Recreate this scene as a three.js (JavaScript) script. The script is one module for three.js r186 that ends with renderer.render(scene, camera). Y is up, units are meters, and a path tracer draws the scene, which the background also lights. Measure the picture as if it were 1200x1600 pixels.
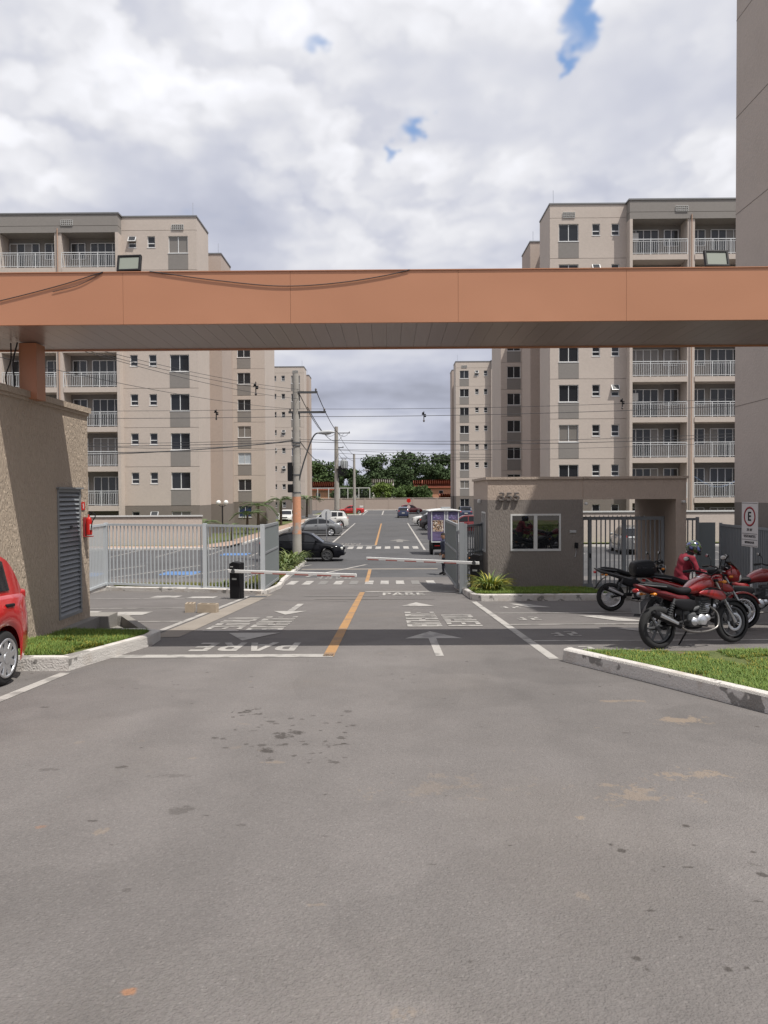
import * as THREE from 'three';
import { mergeGeometries, toCreasedNormals } from 'three/addons/utils/BufferGeometryUtils.js';
import { RoundedBoxGeometry } from 'three/addons/geometries/RoundedBoxGeometry.js';
import { TextGeometry } from 'three/addons/geometries/TextGeometry.js';
import { FontLoader } from 'three/addons/loaders/FontLoader.js';
import { createNoise3D } from 'simplex-noise';

// ---------------------------------------------------------------- camera, sky, sun, exposure
const scene = new THREE.Scene();
const EYE = 3.3;                                   // eye above the lower yard (the street is 1.76 m above it)
const camera = new THREE.PerspectiveCamera(67.38, 768 / 1024, 0.1, 1500);
camera.rotation.order = 'YXZ';
camera.position.set(0, EYE, 0);
camera.rotation.set(-0.02333, 0.00667, -0.006);
const renderer = new THREE.WebGLRenderer({ antialias: true });
renderer.toneMapping = THREE.LinearToneMapping;
renderer.toneMappingExposure = 1.0;
renderer.shadowMap.enabled = true;
const SUN = new THREE.Vector3(0.37, 1, 0.31).normalize();
const sun = new THREE.DirectionalLight(new THREE.Color(1, 0.955, 0.88), 5.0);
sun.name = 'sun';
sun.position.copy(SUN).multiplyScalar(120);
sun.castShadow = true;
sun.shadow.mapSize.set(4096, 4096);
Object.assign(sun.shadow.camera, { left: -90, right: 90, top: 120, bottom: -120, near: 1, far: 400 });
scene.add(sun, sun.target);
const SKY_GAIN = 1.0;

function rng(seed) { let s = seed | 0; return () => { s = (s + 0x6d2b79f5) | 0; let t = Math.imul(s ^ (s >>> 15), 1 | s); t = (t + Math.imul(t ^ (t >>> 7), 61 | t)) ^ t; return ((t ^ (t >>> 14)) >>> 0) / 4294967296; }; }
const R = rng(11);
const lerp = (a, b, t) => a + (b - a) * t, clamp = (x, a = 0, b = 1) => Math.min(b, Math.max(a, x));
const sstep = (a, b, x) => { const t = clamp((x - a) / (b - a)); return t * t * (3 - 2 * t); };

{ // broken stratocumulus over blue air
  const W = 2560, H = 1280, data = new Float32Array(W * H * 4), n3 = createNoise3D(rng(5));
  const fbm = (x, y, z, o, g = 0.5) => { let s = 0, a = 1, t = 0; for (let i = 0; i < o; i++) { s += a * n3(x, y, z); t += a; a *= g; x = x * 2.03 + 7.1; y = y * 2.03 + 3.3; z += 1.7; } return s / t; };
  const cellHash = (x, y, s) => { let h = (Math.imul(x, 374761393) + Math.imul(y, 668265263) + Math.imul(s, 974634541)) | 0; h = Math.imul(h ^ (h >>> 13), 1274126177); h ^= h >>> 16; return h >>> 0; };
  const worley = (x, y, s) => { const xi = Math.floor(x), yi = Math.floor(y); let m = 9; for (let j = -1; j < 2; j++) for (let i = -1; i < 2; i++) { const h = cellHash(xi + i, yi + j, s), dx = xi + i + (h & 1023) / 1023 - x, dy = yi + j + ((h >>> 10) & 1023) / 1023 - y, d = dx * dx + dy * dy; if (d < m) m = d; } return 1 - Math.min(1, m * 1.25); };
  const heads = (x, y) => 0.5 * worley(x, y, 1) + 0.29 * worley(x * 2.3 + 4.1, y * 2.3, 2) + 0.15 * worley(x * 5.1, y * 5.1 + 2.2, 3) + 0.06 * worley(x * 11, y * 11, 4);
  // gaps in the cloud: azimuth from the view axis and elevation in degrees, half sizes, strength
  const gaps = [[14.0, 31.0, 0.9, 2.2, 1.0], [12.9, 28.6, 0.45, 1.3, 0.9], [15.2, 33.4, 1.3, 1.2, 0.95], [2.2, 25.6, 1.0, 0.8, 0.95], [0.5, 24.1, 0.5, 0.8, 0.85], [-5.5, 30.2, 1.1, 0.9, 0.8], [-20.9, 26, 0.7, 0.8, 0.5], [-13.8, 31.6, 0.8, 0.8, 0.6],
    [-70, 40, 6, 4, 0.8], [95, 46, 7, 5, 0.8], [150, 35, 6, 3, 0.7], [-140, 50, 7, 4, 0.7], [60, 62, 6, 5, 0.6], [-40, 70, 6, 5, 0.6]];
  for (let row = 0; row < H; row++) {
    const up = ((row + 0.5) / H - 0.5) * Math.PI, el = up * 57.2958, y = Math.sin(up), cu = Math.cos(up);
    for (let col = 0; col < W; col++) {
      const o = (row * W + col) * 4;
      data[o + 3] = 1;
      if (row < H / 2) { data[o] = 0.26; data[o + 1] = 0.25; data[o + 2] = 0.24; continue; }
      const round = ((col + 0.5) / W - 0.5) * 2 * Math.PI, cx = Math.cos(round) * cu, sz = Math.sin(round) * cu;
      const k = 1 / (y + 0.28), px = cx * k, pz = sz * k;
      const soft = fbm(px * 1.3, pz * 1.3, 1.2, 5, 0.5), wide = fbm(px * 0.62 + 3, pz * 0.75, 5.2, 3), fine = fbm(px * 9, pz * 9, 3.3, 4, 0.6);
      const jx = px * 3.4 + 0.30 * soft + 0.10 * fine, jz = pz * 3.4 + 0.30 * wide + 0.10 * fine;
      const hd = heads(jx, jz), hd2 = heads(jx + 0.10, jz + 0.13);
      let dens = 0.62 + 0.4 * wide + 0.3 * soft + 0.5 * (hd - 0.6);
      const da0 = Math.atan2(cx, -sz) * 57.2958 + 1.5 * fine, ew = el + 1.5 * fbm(px * 8, pz * 8, 7.7, 3, 0.6);
      for (const [a, e, ra, re, s] of gaps) { let da = da0 - a; if (da > 180) da -= 360; if (da < -180) da += 360; const q = Math.hypot((da * cu) / ra, (ew - e) / re); if (q < 3) dens -= s * Math.exp(-q * q * 0.8); }
      const alpha = sstep(-0.3, 0.34, dens + 0.22 * fine);
      const cum = sstep(-0.30, 0.35, soft + 0.5 * wide + 0.12), lit = clamp((hd - hd2) * 1.5, -0.3, 0.4);
      let l = 0.645 + 0.24 * wide + 0.15 * soft + cum * (0.24 * (hd - 0.5) + 0.30 * lit + 0.05) + 0.018 * fine;
      const low = sstep(26, 8, el), band = fbm(cx * k * 0.6 + 5, sz * k * 1.6, 6.6, 5, 0.55);
      l = lerp(l, 0.49 + 0.38 * band + 0.04 * fine, low * 0.85);
      l = clamp(l, 0.38, 0.98) * 1.1;
      const w = sstep(0.50, 0.86, l), cr = l * lerp(0.89, 0.99, w), cg = l * lerp(0.935, 0.995, w), cb = l * lerp(1.13, 1.045, w);
      const br = lerp(0.34, 0.17, sstep(5, 45, el)), bg = lerp(0.46, 0.335, sstep(5, 45, el)), bb = lerp(0.70, 0.66, sstep(5, 45, el));
      data[o] = lerp(br, cr, alpha); data[o + 1] = lerp(bg, cg, alpha); data[o + 2] = lerp(bb, cb, alpha);
    }
  }
  const t = new THREE.DataTexture(data, W, H, THREE.RGBAFormat, THREE.FloatType);
  t.mapping = THREE.EquirectangularReflectionMapping; t.magFilter = THREE.LinearFilter; t.needsUpdate = true;
  scene.background = t; scene.environment = t;
  scene.backgroundIntensity = SKY_GAIN; scene.environmentIntensity = SKY_GAIN;
}

// ---------------------------------------------------------------- helpers
const used = new Map();
function numbered(name) { const n = used.get(name) ?? 0; used.set(name, n + 1); return n ? name + '_' + String(n).padStart(3, '0') : name; }
function put(o) { o.castShadow = o.receiveShadow = true; return o; }
function mesh(name, geo, mat, parent) { const m = put(new THREE.Mesh(geo, mat)); m.name = name; parent.add(m); return m; }
function thing(name, label, category, group, [x, y, z] = [0, 0, 0], turn = 0) {
  const o = new THREE.Group(); o.name = numbered(name); o.position.set(x, y, z); o.rotation.y = turn; o.userData = { label, category };
  if (group) o.userData.group = group; scene.add(o); return o;
}
function solo(name, geo, mat, label, category, group) { const m = put(new THREE.Mesh(geo, mat)); m.name = numbered(name); m.userData = { label, category }; if (group) m.userData.group = group; scene.add(m); return m; }
function setting(name, geo, mat, label, category = 'ground', kind = 'structure') { const m = put(new THREE.Mesh(geo, mat)); m.name = numbered(name); m.userData = { label, category, kind }; scene.add(m); return m; }
const clean = (g) => { const q = g.index ? g.toNonIndexed() : g; for (const k of Object.keys(q.attributes)) if (!['position', 'normal', 'uv'].includes(k)) q.deleteAttribute(k); if (!q.attributes.uv) q.setAttribute('uv', new THREE.BufferAttribute(new Float32Array(q.attributes.position.count * 2), 2)); if (!q.attributes.normal) q.computeVertexNormals(); return q; };
const merge = (list) => mergeGeometries(list.map(clean));
function muv(g0, s = 1) { // uv in metres from position, by the face's main direction
  const g = clean(g0), p = g.attributes.position, n = g.attributes.normal, uv = new Float32Array(p.count * 2);
  for (let i = 0; i < p.count; i++) { const ax = Math.abs(n.getX(i)), ay = Math.abs(n.getY(i)), az = Math.abs(n.getZ(i)), X = p.getX(i), Y = p.getY(i), Z = p.getZ(i); const q = ay > ax && ay > az ? [X, Z] : ax > az ? [Z, Y] : [X, Y]; uv[i * 2] = q[0] * s; uv[i * 2 + 1] = q[1] * s; }
  g.setAttribute('uv', new THREE.BufferAttribute(uv, 2)); return g;
}
const boxAt = (x0, x1, y0, y1, z0, z1) => muv(new THREE.BoxGeometry(Math.abs(x1 - x0), Math.abs(y1 - y0), Math.abs(z1 - z0)).translate((x0 + x1) / 2, (y0 + y1) / 2, (z0 + z1) / 2));
const cbox = (w, h, d, x = 0, y = 0, z = 0) => boxAt(x - w / 2, x + w / 2, y - h / 2, y + h / 2, z - d / 2, z + d / 2);
const rbox = (w, h, d, r, x = 0, y = 0, z = 0, seg = 2) => new RoundedBoxGeometry(w, h, d, seg, r).translate(x, y, z);
const v3 = (a) => new THREE.Vector3(...a);
function rod(a, b, r, r2 = r, seg = 8) { const A = v3(a), B = v3(b), L = A.distanceTo(B); return new THREE.CylinderGeometry(r2, r, L, seg).translate(0, L / 2, 0).applyQuaternion(new THREE.Quaternion().setFromUnitVectors(new THREE.Vector3(0, 1, 0), B.clone().sub(A).normalize())).translate(...a); }
const tube = (pts, r, n = 20, seg = 8) => new THREE.TubeGeometry(new THREE.CatmullRomCurve3(pts.map(v3)), n, r, seg);
function facade(x0, x1, y0, y1, holes, thick) { // slab whose outer face is z = 0
  const s = new THREE.Shape([[x0, y0], [x1, y0], [x1, y1], [x0, y1]].map((q) => new THREE.Vector2(...q)));
  for (const [a, b, c, d] of holes) s.holes.push(new THREE.Path([[a, c], [a, d], [b, d], [b, c]].map((q) => new THREE.Vector2(...q))));
  return muv(new THREE.ExtrudeGeometry(s, { depth: thick, bevelEnabled: false }).translate(0, 0, -thick));
}
// the street falls towards the gate and levels out in the yard: height at d metres ahead (z = -d)
const SL = 0.0617, K0 = 26.5;
function gy(d) { if (d < -4) return 2.0068 - (d < -11 ? 0.075 * Math.min(55, -11 - d) : 0); if (d <= K0) return 1.76 - SL * d; const h0 = 1.76 - SL * K0, L = (2 * h0) / SL, t = (d - K0) / L; return t >= 1 ? 0 : h0 * (1 - t) * (1 - t); }
const G = (x, d, h = 0) => [x, gy(d) + h, -d];
function grid(x0, x1, d0, d1, off, nx = 1, step = 0.5) { // sheet on the ground
  const nd = Math.max(1, Math.ceil((d1 - d0) / step)), p = [], u = [], ix = [];
  for (let j = 0; j <= nd; j++) for (let i = 0; i <= nx; i++) { const x = lerp(x0, x1, i / nx), d = lerp(d0, d1, j / nd); p.push(x, gy(d) + off, -d); u.push(x, d); }
  for (let j = 0; j < nd; j++) for (let i = 0; i < nx; i++) { const a = j * (nx + 1) + i, b = a + 1, c = a + nx + 1, e = c + 1; ix.push(a, b, c, b, e, c); }
  const g = new THREE.BufferGeometry(); g.setAttribute('position', new THREE.Float32BufferAttribute(p, 3)); g.setAttribute('uv', new THREE.Float32BufferAttribute(u, 2)); g.setIndex(ix); g.computeVertexNormals(); return g;
}
function poly(pts, off) { // flat outline (x, d) laid on one plane of the ground
  const tri = THREE.ShapeUtils.triangulateShape(pts.map(([x, d]) => new THREE.Vector2(x, d)), []), p = [], u = [];
  for (const [x, d] of pts) { p.push(x, gy(d) + off, -d); u.push(x, d); }
  const g = new THREE.BufferGeometry(); g.setAttribute('position', new THREE.Float32BufferAttribute(p, 3)); g.setAttribute('uv', new THREE.Float32BufferAttribute(u, 2));
  const ix = []; for (const [a, b, c] of tri) { const cr = (pts[b][0] - pts[a][0]) * (pts[c][1] - pts[a][1]) - (pts[b][1] - pts[a][1]) * (pts[c][0] - pts[a][0]); cr > 0 ? ix.push(a, b, c) : ix.push(a, c, b); }
  g.setIndex(ix); g.computeVertexNormals(); return g;
}
function sweep(profile, path, closed = false) { // profile (offset to the path's left-hand side, height) along a ground path (x, d)
  const pts = []; path.forEach(([x, d], i) => { if (i) { const [x0, d0] = path[i - 1], n = Math.max(1, Math.ceil(Math.hypot(x - x0, d - d0) / 0.8)); for (let k = 1; k <= n; k++) pts.push([lerp(x0, x, k / n), lerp(d0, d, k / n)]); } else pts.push([x, d]); });
  const m = profile.length, p = [], ix = [];
  pts.forEach(([x, d], i) => {
    const a = pts[Math.max(0, i - 1)], b = pts[i], c = pts[Math.min(pts.length - 1, i + 1)];
    let n1 = [-(b[1] - a[1]), b[0] - a[0]], n2 = [-(c[1] - b[1]), c[0] - b[0]]; const l1 = Math.hypot(...n1) || 1, l2 = Math.hypot(...n2) || 1; n1 = l1 > 1e-9 && i ? [n1[0] / l1, n1[1] / l1] : [n2[0] / l2, n2[1] / l2]; n2 = i < pts.length - 1 ? [n2[0] / l2, n2[1] / l2] : n1;
    let nx = n1[0] + n2[0], nd = n1[1] + n2[1]; const l = Math.hypot(nx, nd) || 1; nx /= l; nd /= l; const k = 1 / Math.max(0.5, nx * n1[0] + nd * n1[1]);
    for (const [o, h] of profile) p.push(x + nx * o * k, gy(d) + h, -(d + nd * o * k));
  });
  for (let i = 0; i < pts.length - 1; i++) for (let j = 0; j < m - 1; j++) { const a = i * m + j, b = a + 1, c = a + m, e = c + 1; ix.push(a, c, b, b, c, e); }
  const cap = (i, flip) => { for (let j = 1; j < m - 1; j++) flip ? ix.push(i * m, i * m + j + 1, i * m + j) : ix.push(i * m, i * m + j, i * m + j + 1); }; cap(0, false); cap(pts.length - 1, true);
  const g = new THREE.BufferGeometry(); g.setAttribute('position', new THREE.Float32BufferAttribute(p, 3)); g.setIndex(ix); g.computeVertexNormals(); return muv(toCreasedNormals(g, 0.7));
}

// ---------------------------------------------------------------- textures
function hash2(x, y, s) { let h = (Math.imul(x, 374761393) + Math.imul(y, 668265263) + Math.imul(s, 974634541)) | 0; h = Math.imul(h ^ (h >>> 13), 1274126177); return ((h ^ (h >>> 16)) >>> 0) / 4294967296; }
function vn(x, y, per, s) { let xi = Math.floor(x), yi = Math.floor(y); const fx = x - xi, fy = y - yi, u = fx * fx * (3 - 2 * fx), v = fy * fy * (3 - 2 * fy); xi %= per; if (xi < 0) xi += per; yi %= per; if (yi < 0) yi += per; const x1 = xi + 1 === per ? 0 : xi + 1, y1 = yi + 1 === per ? 0 : yi + 1, a = hash2(xi, yi, s), c = hash2(xi, y1, s), e = a + (hash2(x1, yi, s) - a) * u; return e + (c + (hash2(x1, y1, s) - c) * u - e) * v; }
const pf = (x, y, per, oct, s, gain = 0.5) => { let a = 1, t = 0, r = 0; for (let i = 0; i < oct; i++) { r += a * vn(x * per, y * per, per, s + i); t += a; a *= gain; per *= 2; } return r / t; };
const toS = (c) => (c <= 0.0031308 ? c * 12.92 : 1.055 * Math.pow(c, 1 / 2.4) - 0.055);
function tex(size, f, color = true) {
  const d = new Uint8Array(size * size * 4);
  for (let y = 0; y < size; y++) for (let x = 0; x < size; x++) { const c = f(x / size, y / size, x, y), o = (y * size + x) * 4; if (color) for (let k = 0; k < 3; k++) d[o + k] = 255 * clamp(toS(clamp(c[k]))); else d[o] = d[o + 1] = d[o + 2] = 255 * clamp(c); d[o + 3] = 255; }
  const t = new THREE.DataTexture(d, size, size); t.wrapS = t.wrapT = THREE.RepeatWrapping; t.magFilter = THREE.LinearFilter; t.minFilter = THREE.LinearMipmapLinearFilter; if (color) t.colorSpace = THREE.SRGBColorSpace; t.needsUpdate = true; return t;
}
const rep = (t, k) => { const c = t.clone(); c.repeat.set(k, k); c.needsUpdate = true; return c; };
function mat(rgb, rough = 0.8, o = {}) { const m = new (o.clearcoat || o.transmission || o.sheen || o.specularIntensity !== undefined ? THREE.MeshPhysicalMaterial : THREE.MeshStandardMaterial)({ roughness: rough, ...o }); if (Array.isArray(rgb)) m.color.setRGB(...rgb); else m.color.set(rgb); return m; }

// asphalt: old dusty aggregate, 8 m tile
const asphaltShade = (u, v, per) => {
  const big = pf(u, v, per, 4, 21), mid = pf(u, v, per * 8, 3, 31), grain = vn(u * per * 180, v * per * 180, per * 180, 41), g2 = vn(u * per * 420, v * per * 420, per * 420, 43);
  return 1 + 0.40 * (big - 0.5) + 0.16 * (mid - 0.5) + 0.16 * (grain - 0.5) + 0.24 * (g2 - 0.5) + (g2 > 0.93 ? 0.25 : 0);
};
const ASPH = [0.136, 0.125, 0.120], ASPH2 = [0.080, 0.079, 0.082];
const asphaltTex = tex(1024, (u, v) => { const s = asphaltShade(u, v, 4), dust = sstep(0.55, 0.8, pf(u, v, 5, 4, 77)) * 0.35; return ASPH.map((c, i) => lerp(c * s, [0.185, 0.16, 0.137][i], dust * 0.5)); });
const asphalt2Tex = tex(1024, (u, v) => { const s = asphaltShade(u, v, 4), t = sstep(0.5, 0.8, pf(u, v, 6, 4, 91)) * 0.18; return ASPH2.map((c) => c * (s - t)); });
const asphaltBump = tex(512, (u, v) => 0.5 * vn(u * 128, v * 128, 128, 3) + 0.5 * vn(u * 240, v * 240, 240, 5), false);
// the stretch before the gate, 12 x 14 m, with its oil drips, sand and patches where they lie
const NEAR = { x0: -6, x1: 6, d0: -1.6, d1: 12.2 };
const nearTex = (() => {
  const r = rng(4), blobs = [];
  const B = (px, d, rx, rd, col, a, rag = 0.5) => blobs.push([px, d, rx * (col === oil ? 1.1 : 0.95), rd * (col === oil ? 1.1 : 0.95), col, a, rag, Math.floor(r() * 1000)]);
  const oil = [0.036, 0.030, 0.026], sand = [0.26, 0.20, 0.145], rust = [0.28, 0.14, 0.075];
  B(-1.29, 6.95, 0.12, 0.10, oil, 0.8); B(-1.2, 6.8, 0.07, 0.05, oil, 0.8); B(-0.84, 6.0, 0.09, 0.12, oil, 0.75); B(-0.76, 6.12, 0.06, 0.06, oil, 0.8); B(-0.92, 5.6, 0.09, 0.05, oil, 0.8); B(-0.47, 5.75, 0.11, 0.07, oil, 0.72); B(-0.35, 5.78, 0.05, 0.04, oil, 0.8); B(-0.83, 5.75, 0.05, 0.04, oil, 0.7);
  B(-0.4, 6.9, 0.05, 0.05, oil, 0.5); B(-1.5, 5.0, 0.13, 0.05, oil, 0.3); B(-1.85, 5.2, 0.05, 0.03, oil, 0.6); B(-2.35, 5.15, 0.09, 0.05, oil, 0.35); B(-1.2, 4.35, 0.05, 0.06, oil, 0.4); B(-1.42, 3.85, 0.03, 0.03, oil, 0.6);
  for (let i = 0; i < 60; i++) B(-0.85 + (r() - 0.5) * 1.1, 6.0 + (r() - 0.5) * 1.5, 0.015 + r() * 0.03, 0.015 + r() * 0.03, oil, 0.6);
  for (let i = 0; i < 150; i++) B(-5 + r() * 10, 1.5 + r() * 9, 0.012 + r() * 0.025, 0.01 + r() * 0.02, oil, 0.3 + r() * 0.5);
  for (let i = 0; i < 34; i++) B(0.9 + r() * 1.5, 2.7 + r() * 1.4, 0.012 + r() * 0.02, 0.01 + r() * 0.018, oil, 0.75);
  B(2.48, 6.5, 0.21, 0.17, sand, 0.62, 0.7); B(1.5, 4.65, 0.32, 0.26, sand, 0.42, 0.9); B(2.0, 4.98, 0.26, 0.12, sand, 0.5, 0.9); B(0.35, 4.75, 0.4, 0.2, sand, 0.2, 0.9); B(2.2, 7.3, 0.2, 0.07, sand, 0.5, 0.9); B(-0.9, 2.58, 0.045, 0.035, rust, 0.85, 0.4); B(1.05, 4.2, 0.03, 0.04, sand, 0.6); B(-0.85, 5.3, 0.13, 0.03, sand, 0.35); B(-0.3, 3.2, 0.09, 0.02, sand, 0.3); B(-1.9, 4.1, 0.03, 0.03, rust, 0.4);
  for (let i = 0; i < 70; i++) B(-5 + r() * 10, 1 + r() * 10, 0.02 + r() * 0.05, 0.015 + r() * 0.035, sand, 0.1 + r() * 0.25, 0.9);
  const W = NEAR.x1 - NEAR.x0, D = NEAR.d1 - NEAR.d0, NB = 48, bins = Array.from({ length: NB * NB }, () => []);
  for (const b of blobs) for (let i = Math.max(0, Math.floor(((b[0] - 1.7 * b[2] - NEAR.x0) / W) * NB)); i <= Math.min(NB - 1, Math.floor(((b[0] + 1.7 * b[2] - NEAR.x0) / W) * NB)); i++) for (let j = Math.max(0, Math.floor(((b[1] - 1.7 * b[3] - NEAR.d0) / D) * NB)); j <= Math.min(NB - 1, Math.floor(((b[1] + 1.7 * b[3] - NEAR.d0) / D) * NB)); j++) bins[j * NB + i].push(b);
  const t = tex(1792, (u, v) => {
    const x = NEAR.x0 + u * W, d = NEAR.d0 + v * D;
    const s = asphaltShade(u, v, 6), dust = sstep(0.52, 0.8, pf(u, v, 7, 4, 77)) * 0.3, fade = 0.5 + 0.5 * pf(u, v, 3, 3, 55);
    // worn tracks along the lane, thin cracks, a patched trench
    const track = pf(u * 1.0, v * 0.06 + 0.3, 26, 3, 57) - 0.5, cw = pf(u, v, 9, 4, 58), crack = 1 - 0.1 * sstep(0.55, 0.62, cw), patch = pf(u, v, 2, 2, 60) > 0.6 ? 0.95 : 1;
    const c = ASPH.map((a, i) => lerp(a * s * (1 + 0.22 * track) * crack * patch * lerp(0.93, 1.10, fade), [0.185, 0.16, 0.137][i], dust * 0.5));
    for (const [bx, bd, rx, rd, col, a, rag, sd] of bins[Math.min(NB - 1, Math.floor(v * NB)) * NB + Math.min(NB - 1, Math.floor(u * NB))]) { const dx = (x - bx) / rx, dd = (d - bd) / rd; if (Math.abs(dx) > 1.7 || Math.abs(dd) > 1.7) continue; const nz = pf(u, v, 90, 5, sd, 0.85), q = Math.hypot(dx, dd), m = a * sstep(0.42, 0.66, (1.25 - q) * 0.55 + (nz - 0.5) * (1.2 + rag * 1.8) + 0.12); if (m > 0) for (let k = 0; k < 3; k++) c[k] = lerp(c[k], col[k] * (0.85 + 0.3 * s * 0.5), m); }
    return c;
  });
  t.wrapS = t.wrapT = THREE.ClampToEdgeWrapping; t.repeat.set(1 / W, 1 / D); t.offset.set(-NEAR.x0 / W, -NEAR.d0 / D); return t;
})();
const plasterTex = tex(512, (u, v) => { const s = 0.97 + 0.10 * (pf(u, v, 4, 4, 12) - 0.5) + 0.10 * (pf(u, v, 64, 2, 19) - 0.5); return [s, s, s]; });
const scratchBump = tex(512, (u, v) => { const w = pf(u, v, 6, 3, 61) * 6, a = vn(u * 90 + w, v * 22, 90, 7), b = vn(u * 140, v * 60 + w, 140, 17); return sstep(0.25, 0.6, a) * 0.65 + 0.35 * b; }, false);
const fineBump = tex(256, (u, v) => pf(u, v, 32, 3, 8), false);
const concTex = tex(512, (u, v) => { const s = 0.93 + 0.3 * (pf(u, v, 5, 5, 33) - 0.5) + 0.12 * (vn(u * 250, v * 250, 250, 3) - 0.5); return [s, s * 0.99, s * 0.97]; });
// lime wash worn off in scrapes
const kerbTex = tex(1024, (u, v) => { const w = pf(u, v, 6, 5, 71), sc = sstep(0.59, 0.64, pf(u * 1, v * 1, 12, 5, 72) * 0.6 + w * 0.4), dirt = sstep(0.52, 0.75, pf(u, v, 9, 4, 75)); const a = [0.55, 0.525, 0.495], b = [0.17, 0.16, 0.15], c = [0.36, 0.30, 0.245]; return a.map((x, i) => lerp(lerp(x, c[i], dirt * 0.45), b[i], sc * 0.85) * (0.95 + 0.1 * vn(u * 200, v * 200, 200, 1))); });
const paintTex = tex(1024, (u, v) => { const w = pf(u, v, 20, 5, 101), s = sstep(0.30, 0.52, w) * 0.62 + 0.38, g = vn(u * 400, v * 400, 400, 6); const a = [0.38, 0.362, 0.34], b = [0.155, 0.147, 0.14]; return a.map((x, i) => lerp(b[i], x, s) * (0.92 + 0.14 * g)); });
const yellowTex = tex(512, (u, v) => { const w = pf(u, v, 14, 5, 111), s = sstep(0.3, 0.55, w) * 0.55 + 0.45, g = vn(u * 300, v * 300, 300, 6); const a = [0.37, 0.205, 0.082], b = [0.165, 0.13, 0.105]; return a.map((x, i) => lerp(b[i], x, s) * (0.92 + 0.14 * g)); });
const grassTex = tex(512, (u, v) => { const w = pf(u, v, 10, 5, 121), g = vn(u * 220, v * 220, 220, 9); const bare = sstep(0.6, 0.7, pf(u, v, 6, 5, 127)); return [0.085, 0.125, 0.03].map((x, i) => lerp(lerp(x * 0.7, [0.15, 0.17, 0.05][i], w), [0.17, 0.115, 0.07][i], bare * 0.8) * (0.7 + 0.5 * g)); });
const earthTex = tex(512, (u, v) => { const w = pf(u, v, 7, 5, 131), g = vn(u * 200, v * 200, 200, 9); return [0.34, 0.17, 0.085].map((x, i) => lerp(x, [0.45, 0.3, 0.19][i], w) * (0.8 + 0.4 * g)); });

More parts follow.
